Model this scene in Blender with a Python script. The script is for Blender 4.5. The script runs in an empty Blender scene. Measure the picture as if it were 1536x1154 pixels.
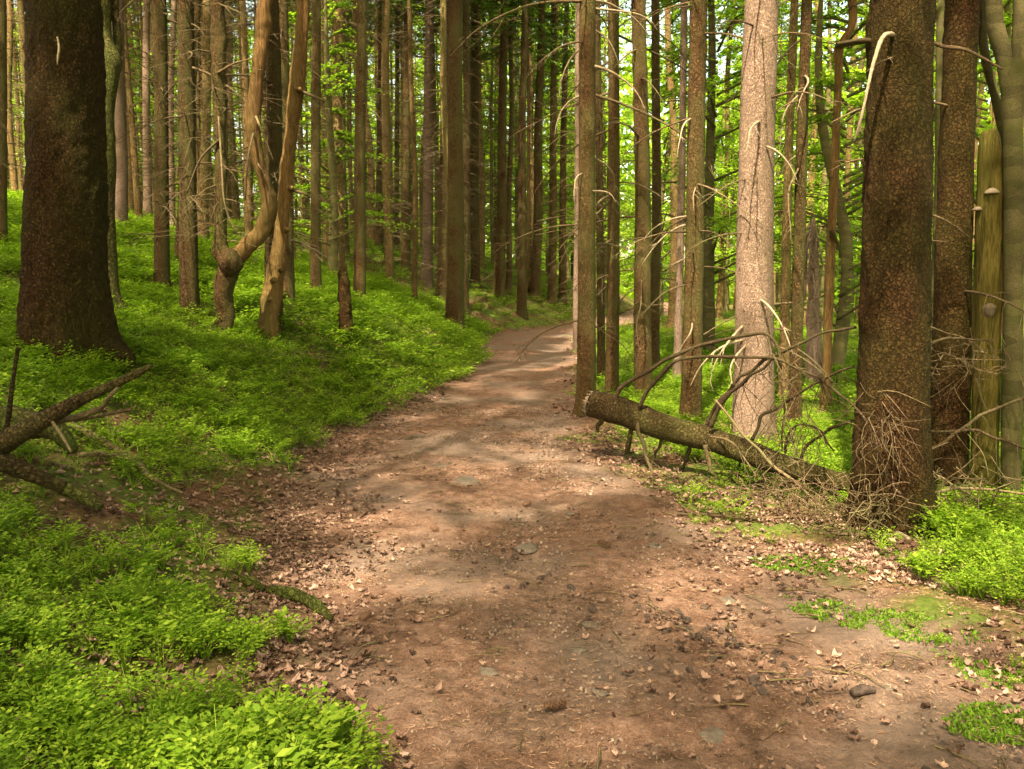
import bpy, math, random
import numpy as np
from mathutils import Vector, Matrix
R = math.radians
rng = np.random.default_rng(7)
random.seed(7)
scn = bpy.context.scene
COL = scn.collection

# ------------------------------------------------------------------ camera
FPX, W0, H0, HOR, EYE = 1280.0, 1536.0, 1154.0, 430.0, 1.6
PITCH = math.atan((H0/2-HOR)/FPX)
cd = bpy.data.cameras.new('camera'); cam = bpy.data.objects.new('camera', cd); COL.objects.link(cam)
cd.sensor_width = 36; cd.lens = 36*FPX/W0; cd.clip_start = .05; cd.clip_end = 2000
cam.location = (0, 0, EYE); cam.rotation_euler = (R(90)-PITCH, 0, 0)
scn.camera = cam
# ------------------------------------------------------------------ light
SUN_EL, SUN_AZ = R(57), R(200)        # azimuth measured clockwise from +Y; sun stands behind the camera, a little left
SUN_DIR = Vector((math.sin(SUN_AZ)*math.cos(SUN_EL), math.cos(SUN_AZ)*math.cos(SUN_EL), math.sin(SUN_EL)))
world = bpy.data.worlds.new('World'); scn.world = world; world.use_nodes = True
nt = world.node_tree; bgn = nt.nodes['Background']
sky = nt.nodes.new('ShaderNodeTexSky'); sky.sky_type = 'NISHITA'; sky.sun_disc = False
sky.sun_elevation = SUN_EL; sky.sun_rotation = SUN_AZ; sky.air_density = 1.0; sky.dust_density = 3.0; sky.ozone_density = 1.0
wm = nt.nodes.new('ShaderNodeMix'); wm.data_type = 'RGBA'; wm.blend_type = 'MULTIPLY'; wm.inputs[0].default_value = 1
wm.inputs[7].default_value = (1.0, .82, .50, 1)     # warm white balance of the photograph
nt.links.new(sky.outputs[0], wm.inputs[6]); nt.links.new(wm.outputs[2], bgn.inputs[0])
bgn.inputs[1].default_value = .15
sl = bpy.data.lights.new('sun', 'SUN'); so = bpy.data.objects.new('sun', sl); COL.objects.link(so)
sl.energy = 2.8; sl.angle = R(.8); sl.color = (1.0, .86, .66)
so.rotation_euler = SUN_DIR.to_track_quat('Z', 'Y').to_euler()
scn.view_settings.view_transform = 'Standard'; scn.view_settings.look = 'None'
scn.view_settings.exposure = 2.78; scn.view_settings.gamma = 1
cy = scn.cycles
cy.use_denoising = True; cy.denoiser = 'OPENIMAGEDENOISE'; cy.denoising_input_passes = 'RGB_ALBEDO_NORMAL'
cy.max_bounces = 5; cy.diffuse_bounces = 3; cy.glossy_bounces = 2; cy.transmission_bounces = 3; cy.transparent_max_bounces = 4
cy.use_adaptive_sampling = True; cy.adaptive_threshold = .015

# ------------------------------------------------------------------ helpers
def tag(o, label=None, cat=None, group=None, kind=None):
    if label: o['label'] = label
    if cat: o['category'] = cat
    if group: o['group'] = group
    if kind: o['kind'] = kind
    return o
def empty(name, loc, label, cat, group=None, rot=None):
    o = bpy.data.objects.new(name, None); COL.objects.link(o); o.location = loc
    if rot is not None: o.rotation_mode = 'QUATERNION'; o.rotation_quaternion = rot
    return tag(o, label, cat, group)
def _h(ix, iy, iz, s):
    n = (ix*374761393 + iy*668265263 + iz*1274126177 + s*974711) & 0x7fffffff
    n = ((n ^ (n >> 13))*1103515245 + 12345) & 0x7fffffff
    n = ((n ^ (n >> 15))*69069 + 1) & 0x7fffffff
    return (n & 0xffff)/65535.0
def vn(x, y, z=0.0, s=0):
    x, y, z = np.broadcast_arrays(np.asarray(x, float), np.asarray(y, float), np.asarray(z, float))
    ix, iy, iz = np.floor(x).astype(np.int64), np.floor(y).astype(np.int64), np.floor(z).astype(np.int64)
    fx, fy, fz = x-ix, y-iy, z-iz
    fx, fy, fz = fx*fx*(3-2*fx), fy*fy*(3-2*fy), fz*fz*(3-2*fz)
    r = 0
    for a in (0, 1):
        for b in (0, 1):
            for c in (0, 1):
                w = (fx if a else 1-fx)*(fy if b else 1-fy)*(fz if c else 1-fz)
                r = r + w*_h(ix+a, iy+b, iz+c, s)
    return r*2-1
def fbm(x, y, z=0.0, s=0, o=4):
    r, a = 0, 1.0
    for i in range(o):
        r = r + a*vn(np.asarray(x)*2**i, np.asarray(y)*2**i, np.asarray(z)*2**i, s+i); a *= .5
    return r/1.6
def mesh(name, V, Q=None, T=None, mat=None, smooth=True):
    V = np.asarray(V, np.float32).reshape(-1, 3)
    Q = np.zeros((0, 4), np.int32) if Q is None or len(Q) == 0 else np.asarray(Q, np.int32).reshape(-1, 4)
    T = np.zeros((0, 3), np.int32) if T is None or len(T) == 0 else np.asarray(T, np.int32).reshape(-1, 3)
    me = bpy.data.meshes.new(name)
    me.vertices.add(len(V)); me.vertices.foreach_set('co', V.ravel())
    me.loops.add(Q.size+T.size); me.loops.foreach_set('vertex_index', np.concatenate([Q.ravel(), T.ravel()]))
    me.polygons.add(len(Q)+len(T))
    st = np.concatenate([np.arange(len(Q))*4, Q.size+np.arange(len(T))*3]).astype(np.int32)
    me.polygons.foreach_set('loop_start', st)
    me.polygons.foreach_set('use_smooth', np.full(len(st), smooth))
    if mat: me.materials.append(mat)
    me.update(calc_edges=True)
    return me
def ob(name, me, parent=None, loc=None):
    o = bpy.data.objects.new(name, me); COL.objects.link(o)
    if parent: o.parent = parent
    if loc is not None: o.location = loc
    return o
def spline(P, n):
    P = np.asarray(P, float); m = len(P)
    if m == 2: t = np.linspace(0, 1, n)[:, None]; return P[0]*(1-t)+P[1]*t
    seg = np.linalg.norm(np.diff(P[:, :3], axis=0), axis=1); cum = np.concatenate([[0], np.cumsum(seg)])
    ext = np.vstack([2*P[0]-P[1], P, 2*P[-1]-P[-2]])
    out = []
    for s in np.linspace(0, cum[-1], n):
        i = min(max(np.searchsorted(cum, s, 'right')-1, 0), m-2)
        t = (s-cum[i])/max(cum[i+1]-cum[i], 1e-9)
        a, b, c, d = ext[i], ext[i+1], ext[i+2], ext[i+3]
        out.append(.5*((2*b)+(-a+c)*t+(2*a-5*b+4*c-d)*t*t+(-a+3*b-3*c+d)*t**3))
    return np.array(out)
class MB:
    def __init__(s): s.V = []; s.Q = []; s.T = []; s.n = 0
    def add(s, V, Q=None, T=None):
        V = np.asarray(V, float).reshape(-1, 3)
        if Q is not None and len(Q): s.Q.append(np.asarray(Q).reshape(-1, 4)+s.n)
        if T is not None and len(T): s.T.append(np.asarray(T).reshape(-1, 3)+s.n)
        s.V.append(V); s.n += len(V)
    def tube(s, P, rad, n=None, seg=6, rough=0, rs=8, seed=0, cap0=True, cap1=True, lump=0):
        """P control points, rad radii at them; parallel-transport tube"""
        P = np.asarray(P, float); rad = np.atleast_1d(rad)
        if len(rad) == 1: rad = np.full(len(P), rad[0])
        if len(rad) == 2 and len(P) > 2:
            t = np.linspace(0, 1, len(P)); rad = rad[0]*(1-t)+rad[1]*t
        n = n or len(P)*3
        C = spline(np.hstack([P, np.asarray(rad)[:, None]]), n)
        C, r = C[:, :3], np.maximum(C[:, 3], 1e-4)
        D = np.gradient(C, axis=0); D /= np.linalg.norm(D, axis=1)[:, None]+1e-12
        u = np.cross(D[0], (0, 1, 0) if abs(D[0][1]) < .9 else (1, 0, 0)); u /= np.linalg.norm(u)
        U = [u]
        for i in range(1, n):
            u = u-D[i]*np.dot(u, D[i]); u /= np.linalg.norm(u); U.append(u)
        U = np.array(U); Wv = np.cross(D, U)
        th = np.linspace(0, 2*np.pi, seg, endpoint=False)
        ct, st = np.cos(th)[None, :, None], np.sin(th)[None, :, None]
        N = U[:, None]*ct+Wv[:, None]*st
        rr = r[:, None]*np.ones((1, seg))
        X = C[:, None]+N*rr[..., None]
        if rough:
            rr = rr*(1+rough*fbm(X[..., 0]*rs, X[..., 1]*rs, X[..., 2]*rs*.6, seed, 4))
        if lump:
            rr = rr*(1+lump*vn(X[..., 0]*2, X[..., 1]*2, X[..., 2]*1.3, seed+9))
        X = (C[:, None]+N*rr[..., None]).reshape(-1, 3)
        i, j = np.meshgrid(np.arange(n-1), np.arange(seg), indexing='ij')
        a = i*seg+j; b = i*seg+(j+1) % seg
        Q = np.stack([a, b, b+seg, a+seg], -1).reshape(-1, 4)
        V = [X]; T = []; k = len(X)
        jj = np.arange(seg)
        if cap0: V.append(C[:1]); T.append(np.stack([np.full(seg, k), (jj+1) % seg, jj], -1)); k += 1
        if cap1: V.append(C[-1:]); T.append(np.stack([np.full(seg, k), (n-1)*seg+jj, (n-1)*seg+(jj+1) % seg], -1))
        s.add(np.vstack(V), Q, np.vstack(T) if T else None)
    def mesh(s, name, mat, smooth=True):
        return mesh(name, np.vstack(s.V), np.vstack(s.Q) if s.Q else None, np.vstack(s.T) if s.T else None, mat, smooth)

# ------------------------------------------------------------------ terrain
LY = [-20, 0, 2.83, 3.6, 4.9, 6.4, 7.9, 9.75, 12, 16, 20, 24, 26, 32, 45, 80]
LX = [-.6, -.35, -.5, -.85, -1.2, -1.58, -1.7, -1.55, -1.05, -.5, -.72, -.45, 1.1, 3.4, 6.5, 12]
RY = [-20, 0, 2.83, 3.6, 4.36, 5.1, 6, 7.6, 9.75, 12, 16, 20, 24, 28, 34, 48, 80]
RX = [2.4, 2.3, 2.1, 1.95, 1.64, 1.42, 1.1, .78, .7, .8, 1.1, 1.45, 2.2, 3.6, 6.4, 9.6, 15]
def e_l(y): return np.interp(y, LY, LX)
def e_r(y): return np.interp(y, RY, RX)
def T(x, y):
    x = np.asarray(x, float); y = np.asarray(y, float)
    zp = np.interp(y, [0, 8, 12, 16, 24, 32, 60, 90], [0, 0, .05, .14, .3, .4, .2, .0])
    sl_ = e_l(y)-x; sr = x-e_r(y)
    k = np.interp(y, [0, 2, 5, 8], [.35, .42, .68, 1.0])
    rise = np.interp(np.maximum(sl_, 0), [0, .25, .6, 1.2, 2, 3, 5, 9, 12, 30, 200], [0, .06, .24, .58, 1.0, 1.35, 1.98, 3.02, 3.3, 3.8, 4.5])
    z = zp+rise*k
    z = z-np.interp(np.maximum(sr, 0), [0, 1, 3, 10, 25, 200], [0, .0, .03, .25, .8, 2])
    z = z+.05*np.exp(-((sr-.35)/.3)**2)                       # low kerb of litter at the right
    off = np.clip(np.maximum(sl_, sr)/.8, 0, 1)
    z = z+off*(.09*vn(x*.6, y*.6, 0, 3)+.05*vn(x*1.9, y*1.9, 0, 4))
    z = z+.03*vn(x*.9, y*.7, 0, 5)*(1-off)
    z = z-(.075+.08*vn(x*.6, y*.6, 0, 3)+.045*vn(x*1.9, y*1.9, 0, 4))*np.clip((sr+.1)/.5, 0, 1)*np.clip((9.5-y)/1.5, 0, 1)*np.clip((y-4.5)/1, 0, 1)
    return z
def at(px, py, Y):
    u, v = (px-W0/2)/FPX, (H0/2-py)/FPX
    d = np.array([u, math.cos(PITCH)+v*math.sin(PITCH), -math.sin(PITCH)+v*math.cos(PITCH)])
    return np.array([0, 0, EYE])+d*Y/d[1]
_Y = np.concatenate([np.arange(1.5, 14, .02), np.arange(14, 120, .1)])
def gnd(px, py):
    P = at(px, py, 1.0)-np.array([0, 0, EYE])
    x, z = P[0]*_Y, EYE+P[2]*_Y
    below = z < T(x, _Y)
    i = int(np.argmax(below)) if below.any() else len(_Y)-1
    return np.array([x[i], _Y[i], float(T(x[i], _Y[i]))])

# ------------------------------------------------------------------ materials
def mat(name):
    m = bpy.data.materials.new(name); m.use_nodes = True
    n = m.node_tree.nodes; l = m.node_tree.links
    return m, n, l, n['Principled BSDF']
def N(n, t, **kw):
    a = n.new(t)
    for k, v in kw.items():
        if k in a.inputs.keys(): a.inputs[k].default_value = v
        else: setattr(a, k, v)
    return a
def ramp(n, l, src, stops):
    r = n.new('ShaderNodeValToRGB'); e = r.color_ramp.elements
    while len(e) < len(stops): e.new(.5)
    for q, (p, c) in zip(e, stops): q.position = p; q.color = tuple(c)+(1,)
    l.new(src, r.inputs[0]); return r.outputs[0]
def mixc(n, l, f, a, b, mode='MIX'):
    m = n.new('ShaderNodeMix'); m.data_type = 'RGBA'; m.blend_type = mode
    for i, s in ((0, f), (6, a), (7, b)):
        if hasattr(s, 'default_value') or hasattr(s, 'is_linked'): l.new(s, m.inputs[i])
        elif isinstance(s, (int, float)): m.inputs[i].default_value = s
        else: m.inputs[i].default_value = tuple(s)+(1,)
    return m.outputs[2]
def mapping(n, l, sc, kind='Object'):
    tc = n.new('ShaderNodeTexCoord'); mp = n.new('ShaderNodeMapping'); mp.inputs['Scale'].default_value = sc
    l.new(tc.outputs[kind], mp.inputs[0]); return mp.outputs[0]
def bark(name, dark, mid, light, moss=(.05, .07, .012), mossamt=.5, plate=26, bump=1.0, dist=.012, zs=.55, mosslo=.55, crackamt=.5, knots=False, lo=.6, hi=1.35):
    m, n, l, b = mat(name)
    co = mapping(n, l, (1, 1, zs))
    oi = n.new('ShaderNodeObjectInfo')
    dn = N(n, 'ShaderNodeTexNoise', Scale=22.0, Detail=4.0, Roughness=.7); l.new(co, dn.inputs[0])
    add = n.new('ShaderNodeVectorMath'); add.operation = 'MULTIPLY_ADD'; add.inputs[1].default_value = (.06, .06, .06)
    l.new(dn.outputs['Color'], add.inputs[0]); l.new(co, add.inputs[2])
    vo = N(n, 'ShaderNodeTexVoronoi', Scale=float(plate)); l.new(add.outputs[0], vo.inputs[0])
    ve = N(n, 'ShaderNodeTexVoronoi', Scale=float(plate)); ve.feature = 'DISTANCE_TO_EDGE'; l.new(add.outputs[0], ve.inputs[0])
    nf = N(n, 'ShaderNodeTexNoise', Scale=70.0, Detail=5.0, Roughness=.7); l.new(co, nf.inputs[0])
    nl = N(n, 'ShaderNodeTexNoise', Scale=2.2, Detail=3.0); l.new(co, nl.inputs[0])
    c1 = ramp(n, l, nf.outputs[0], [(.3, dark), (.5, mid), (.75, light)])
    hue = ramp(n, l, vo.outputs['Color'], [(.1, (lo, lo, lo)), (.9, (hi, hi*.97, hi*.94))])
    c2 = mixc(n, l, .8, c1, hue, 'MULTIPLY')
    crack = ramp(n, l, ve.outputs[0], [(0, (.5, .47, .44)), (.07, (1, 1, 1))])
    c3 = mixc(n, l, crackamt, c2, crack, 'MULTIPLY')
    mf = ramp(n, l, nl.outputs[0], [(mosslo-.12, (0, 0, 0)), (mosslo+.15, (mossamt,)*3)])
    mb = n.new('ShaderNodeRGBToBW'); l.new(mf, mb.inputs[0])
    c4 = mixc(n, l, mb.outputs[0], c3, moss)
    rv = N(n, 'ShaderNodeMapRange'); rv.inputs[3].default_value = .75; rv.inputs[4].default_value = 1.3
    l.new(oi.outputs['Random'], rv.inputs[0])
    if knots:
        kn = N(n, 'ShaderNodeTexVoronoi', Scale=7.0); l.new(co, kn.inputs[0])
        kr = ramp(n, l, kn.outputs['Distance'], [(.05, (.28, .26, .24)), (.16, (1, 1, 1))]); c4 = mixc(n, l, .8, c4, kr, 'MULTIPLY')
        tco = n.new('ShaderNodeTexCoord'); dt = n.new('ShaderNodeVectorMath'); dt.operation = 'DOT_PRODUCT'; dt.inputs[1].default_value = (.9, -.3, 0); l.new(tco.outputs['Normal'], dt.inputs[0])
        dm = n.new('ShaderNodeMath'); dm.operation = 'MULTIPLY'; l.new(dt.outputs['Value'], dm.inputs[0]); l.new(nl.outputs[0], dm.inputs[1])
        dr = ramp(n, l, dm.outputs[0], [(.1, (0, 0, 0)), (.5, (.6, .6, .6))]); db = n.new('ShaderNodeRGBToBW'); l.new(dr, db.inputs[0])
        c4 = mixc(n, l, db.outputs[0], c4, moss)
    hs = n.new('ShaderNodeHueSaturation'); l.new(c4, hs.inputs['Color']); l.new(rv.outputs[0], hs.inputs['Value'])
    l.new(hs.outputs[0], b.inputs['Base Color']); b.inputs['Roughness'].default_value = .85
    b.inputs['Specular IOR Level'].default_value = .06
    sm = N(n, 'ShaderNodeMapRange'); sm.inputs[1].default_value = 0; sm.inputs[2].default_value = .16; l.new(ve.outputs[0], sm.inputs[0])
    ma = n.new('ShaderNodeMath'); ma.operation = 'MULTIPLY_ADD'; ma.inputs[1].default_value = .7
    l.new(nf.outputs[0], ma.inputs[0]); l.new(sm.outputs[0], ma.inputs[2])
    ma2 = n.new('ShaderNodeMath'); ma2.operation = 'MULTIPLY_ADD'; ma2.inputs[1].default_value = .5
    bw = n.new('ShaderNodeRGBToBW'); l.new(vo.outputs['Color'], bw.inputs[0]); l.new(bw.outputs[0], ma2.inputs[0]); l.new(ma.outputs[0], ma2.inputs[2])
    bp = N(n, 'ShaderNodeBump', Strength=bump, Distance=dist); l.new(ma2.outputs[0], bp.inputs['Height']); l.new(bp.outputs[0], b.inputs['Normal'])
    return m
M = {}
M['bark_big'] = bark('bark_flaky_brown', (.020, .009, .003), (.052, .026, .0085), (.12, .068, .027), (.045, .040, .008), .6, 38, 1, .035, .8, .5, .9, True, .7, 1.3)
M['bark'] = bark('bark_spruce', (.030, .017, .006), (.082, .047, .018), (.18, .115, .052), (.10, .10, .03), .6, 50, 1, .014, .8, .55, .6, True, .5, 1.5)
M['bark_far'] = bark('bark_distant', (.06, .034, .012), (.17, .108, .042), (.33, .235, .11), (.10, .10, .03), .5, 30, .8, .01, knots=True)  # golden light of the distant wood put into the bark colour
M['bark_pale_sunlit'] = bark('bark_pinkish_sunlit', (.17, .11, .072), (.33, .225, .16), (.47, .35, .26), (.14, .11, .05), .25, 60, 1, .014, .8, .55, .5, True, .7, 1.25)  # sunlight on the lit trunks put into the colour; also pale snag wood
M['wood_dead'] = bark('bare_dead_wood', (.05, .026, .008), (.115, .064, .022), (.22, .14, .055), (.12, .11, .03), .5, 7, .7, .008, .12)
M['wood_fungus'] = bark('rotting_yellow_wood', (.028, .022, .005), (.075, .060, .013), (.14, .11, .03), (.05, .055, .008), .6, 6, 1, .02, .12)
M['beech'] = bark('bark_smooth_beech', (.055, .045, .018), (.10, .085, .035), (.16, .14, .07), (.07, .08, .015), .6, 5, .3, .004, 2.5, crackamt=.1)
M['log'] = bark('bark_fallen_log', (.018, .011, .004), (.042, .028, .011), (.10, .07, .032), (.07, .07, .018), .6, 34, 1, .012, 1)
M['moss_bark'] = bark('bark_mossy', (.05, .035, .015), (.10, .075, .03), (.18, .14, .06), (.075, .11, .014), .9, 30, 1, .02, .6, .5)
M['twig'] = bark('twig_grey_brown', (.055, .035, .017), (.11, .075, .04), (.22, .16, .09), (.10, .11, .04), .5, 60, .4, .003, 1)
M['twig_dark'] = bark('twig_dark', (.018, .011, .006), (.042, .028, .015), (.09, .065, .036), (.07, .07, .02), .3, 60, .4, .003, 1)
M['twig_pale'] = bark('twig_bleached', (.16, .12, .07), (.27, .21, .13), (.38, .32, .22), (.2, .2, .1), .4, 60, .4, .003, 1)
def leafmat(name, a, b_, c, trans=.5, rough=.55):
    m, n, l, b = mat(name)
    g = n.new('ShaderNodeNewGeometry'); oi = n.new('ShaderNodeObjectInfo')
    col = ramp(n, l, g.outputs['Random Per Island'], [(0, a), (.55, b_), (1, c)])
    nz = N(n, 'ShaderNodeTexNoise', Scale=.9, Detail=2.0); l.new(g.outputs['Position'], nz.inputs[0])
    v = N(n, 'ShaderNodeMapRange'); v.inputs[1].default_value = .3; v.inputs[2].default_value = .7; v.inputs[3].default_value = .75; v.inputs[4].default_value = 1.25
    l.new(nz.outputs[0], v.inputs[0])
    hs = n.new('ShaderNodeHueSaturation'); l.new(col, hs.inputs['Color']); l.new(v.outputs[0], hs.inputs['Value'])
    b.inputs['Roughness'].default_value = rough; b.inputs['Specular IOR Level'].default_value = .12
    l.new(hs.outputs[0], b.inputs['Base Color'])
    tr = n.new('ShaderNodeBsdfTranslucent')
    tc = mixc(n, l, 1.0, hs.outputs[0], (1.2, 1.4, .5), 'MULTIPLY'); l.new(tc, tr.inputs[0])
    mx = n.new('ShaderNodeMixShader'); mx.inputs[0].default_value = trans
    l.new(b.outputs[0], mx.inputs[1]); l.new(tr.outputs[0], mx.inputs[2]); l.new(mx.outputs[0], n['Material Output'].inputs[0])
    return m
M['bilberry'] = leafmat('bilberry_leaves', (.09, .165, .009), (.175, .28, .016), (.32, .41, .04), .5)
M['needles'] = leafmat('spruce_needles', (.04, .075, .012), (.07, .125, .018), (.12, .18, .03), .4)
M['beechleaf'] = leafmat('beech_leaves', (.13, .22, .014), (.225, .335, .026), (.38, .47, .07), .6)
M['moss'] = leafmat('moss_tufts', (.05, .10, .006), (.09, .17, .01), (.15, .24, .02), .3)
M['litter'] = leafmat('dry_leaf_litter', (.045, .023, .013), (.185, .108, .074), (.38, .25, .18), .08, .6)
M['needlelitter'] = leafmat('fallen_needles', (.10, .05, .025), (.24, .13, .07), (.40, .26, .16), .05, .7)

def path_mat():
    m, n, l, b = mat('trodden_path_soil')
    co = mapping(n, l, (1, 1, 1))
    big = N(n, 'ShaderNodeTexNoise', Scale=.8, Detail=4.0); l.new(co, big.inputs[0])
    mid = N(n, 'ShaderNodeTexNoise', Scale=11.0, Detail=7.0, Roughness=.7); l.new(co, mid.inputs[0])
    fin = N(n, 'ShaderNodeTexNoise', Scale=110.0, Detail=4.0, Roughness=.8); l.new(co, fin.inputs[0])
    c = ramp(n, l, mid.outputs[0], [(.25, (.06, .034, .021)), (.5, (.175, .106, .071)), (.75, (.285, .19, .138))])
    f = ramp(n, l, fin.outputs[0], [(.3, (.45, .43, .4)), (.5, (1, 1, 1)), (.72, (1.7, 1.6, 1.5))])
    c = mixc(n, l, .85, c, f, 'MULTIPLY')
    gf = ramp(n, l, big.outputs[0], [(.45, (0, 0, 0)), (.6, (.7, .7, .7))])
    gb = n.new('ShaderNodeRGBToBW'); l.new(gf, gb.inputs[0])
    c = mixc(n, l, gb.outputs[0], c, (.165, .13, .10))
    vo = N(n, 'ShaderNodeTexVoronoi', Scale=60.0); l.new(co, vo.inputs[0])
    sp = ramp(n, l, vo.outputs['Color'], [(.0, (.5, .45, .4)), (.3, (1, .95, .9)), (.88, (1.05, 1, 1)), (.93, (1.5, 1.3, 1.15))])
    c = mixc(n, l, .55, c, sp, 'MULTIPLY')
    # forest soil and moss away from the trodden part
    at_ = n.new('ShaderNodeAttribute'); at_.attribute_name = 'off'
    m18 = N(n, 'ShaderNodeTexNoise', Scale=18.0, Detail=7.0, Roughness=.75); l.new(co, m18.inputs[0])
    fc = ramp(n, l, m18.outputs[0], [(.3, (.045, .025, .013)), (.5, (.12, .07, .040)), (.72, (.21, .135, .085))])
    fs = ramp(n, l, vo.outputs['Color'], [(.0, (.6, .55, .5)), (.9, (1.4, 1.25, 1.2))])
    fc = mixc(n, l, .8, fc, fs, 'MULTIPLY')
    gm = N(n, 'ShaderNodeTexNoise', Scale=1.6, Detail=6.0, Roughness=.65); l.new(co, gm.inputs[0])
    sm_ = n.new('ShaderNodeMath'); sm_.operation = 'MULTIPLY_ADD'; sm_.inputs[1].default_value = .22; l.new(at_.outputs['Fac'], sm_.inputs[0]); l.new(gm.outputs[0], sm_.inputs[2])
    gr = ramp(n, l, sm_.outputs[0], [(.62, (0, 0, 0)), (.78, (.85, .85, .85))]); gg = n.new('ShaderNodeRGBToBW'); l.new(gr, gg.inputs[0])
    mc = ramp(n, l, m18.outputs[0], [(.3, (.035, .06, .008)), (.6, (.10, .15, .02))])
    fc = mixc(n, l, gg.outputs[0], fc, mc)
    of = n.new('ShaderNodeMath'); of.operation = 'MINIMUM'; of.inputs[1].default_value = 1.0; l.new(at_.outputs['Fac'], of.inputs[0])
    c = mixc(n, l, of.outputs[0], c, fc)
    l.new(c, b.inputs['Base Color']); b.inputs['Roughness'].default_value = .95; b.inputs['Specular IOR Level'].default_value = .04
    ad = n.new('ShaderNodeMath'); ad.operation = 'MULTIPLY_ADD'; ad.inputs[1].default_value = .35
    l.new(fin.outputs[0], ad.inputs[0]); l.new(mid.outputs[0], ad.inputs[2])
    bp = N(n, 'ShaderNodeBump', Strength=.9, Distance=.035); l.new(ad.outputs[0], bp.inputs['Height']); l.new(bp.outputs[0], b.inputs['Normal'])
    return m
M['path'] = path_mat()
def plainmat(name, a, b_, sc=30, rough=.8, bump=.4, dist=.01, spec=.3):
    m, n, l, b = mat(name)
    co = mapping(n, l, (1, 1, 1)); nz = N(n, 'ShaderNodeTexNoise', Scale=float(sc), Detail=6.0, Roughness=.7); l.new(co, nz.inputs[0])
    l.new(ramp(n, l, nz.outputs[0], [(.3, a), (.7, b_)]), b.inputs['Base Color']); b.inputs['Roughness'].default_value = rough
    b.inputs['Specular IOR Level'].default_value = spec
    bp = N(n, 'ShaderNodeBump', Strength=bump, Distance=dist); l.new(nz.outputs[0], bp.inputs['Height']); l.new(bp.outputs[0], b.inputs['Normal'])
    return m
M['stone'] = plainmat('grey_brown_stone', (.06, .045, .03), (.15, .12, .085), 25)
M['cone'] = plainmat('cone_scales', (.05, .025, .012), (.16, .085, .045), 60)
M['fungus_top'] = plainmat('bracket_cap', (.08, .055, .03), (.20, .155, .10), 30)
M['fungus_under'] = plainmat('bracket_pores', (.16, .12, .07), (.28, .22, .14), 80)
M['endwood'] = plainmat('broken_log_end', (.07, .045, .022), (.24, .17, .095), 45, .85, .8, .02)
M['mud'] = plainmat('dark_mud', (.03, .02, .013), (.09, .06, .042), 40, .8, .8, .02)

# ------------------------------------------------------------------ ground and path (one grid, split along the path's edge)
def axis_y():
    a = [2.0]
    while a[-1] < 420: a.append(a[-1]*1.0062)
    return np.concatenate([np.linspace(-25, 1.9, 70), a])
ys = axis_y()
t = np.linspace(-1, 1, 621); xs = np.sinh(t*7.0)/math.sinh(7.0)*260
xs = np.unique(np.concatenate([xs[np.abs(xs) > 4.2], np.arange(-4.2, 4.2, .022)]))
X, Y = np.meshgrid(xs, ys)
Z = T(X, Y)
SL, SR = e_l(Y)-X, X-e_r(Y)
onp = (SL < 0) & (SR < 0)
near = np.clip((14-Y)/8, 0, 1)*np.clip((Y-1.5), 0, 1)
# trodden relief: clods, a shallow tread line and the churned mud at the right
rel = .02*fbm(X*5, Y*5, 0, 21, 3)+.008*vn(X*22, Y*22, 0, 22)-.02*np.exp(-((X-.05-.02*Y)/.2)**2)*onp
mud = np.exp(-(((X-1.25)-(3.4-Y)*.9)/.28)**2)*np.exp(-((Y-3.3)/.8)**2)
rel = rel+mud*(.03*fbm(X*9, Y*9, 0, 23, 3)-.012)
ledge = np.maximum(0, fbm(X*1.3+3, Y*3.2, 0, 27, 3)-.15)*.05*np.clip((Y-4)/2, 0, 1)
Z = Z+near*(rel+ledge*onp)
V = np.stack([X, Y, Z], -1).reshape(-1, 3)
ny, nx = X.shape
OFF = np.clip((np.maximum(SL, SR)+.1+.2*fbm(X*2.5, Y*2.5, 0, 33, 3))/.45, 0, 1).ravel()
i, j = np.meshgrid(np.arange(ny-1), np.arange(nx-1), indexing='ij')
Q = np.stack([i*nx+j, i*nx+j+1, (i+1)*nx+j+1, (i+1)*nx+j], -1).reshape(-1, 4)
cx, cyv = X[:-1, :-1].ravel(), Y[:-1, :-1].ravel()
wob = .16*fbm(cx*1.5, cyv*1.5, 0, 31, 4)
isp = ((e_l(cyv)-cx) < wob) & ((cx-e_r(cyv)) < wob) & (cyv < 62)
def sub(name, q, m):
    used = np.unique(q); idx = np.zeros(len(V), np.int64); idx[used] = np.arange(len(used))
    me = mesh(name, V[used], idx[q], None, m)
    av = me.attributes.new('off', 'FLOAT', 'POINT'); av.data.foreach_set('value', OFF[used].astype(np.float32))
    return ob(name, me)
tag(sub('path', Q[isp], M['path']), 'trodden brown forest path curving away between the trees', kind='structure')
tag(sub('ground', Q[~isp], M['path']), 'forest floor of soil, moss and litter on both sides of the path', kind='structure')

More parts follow.
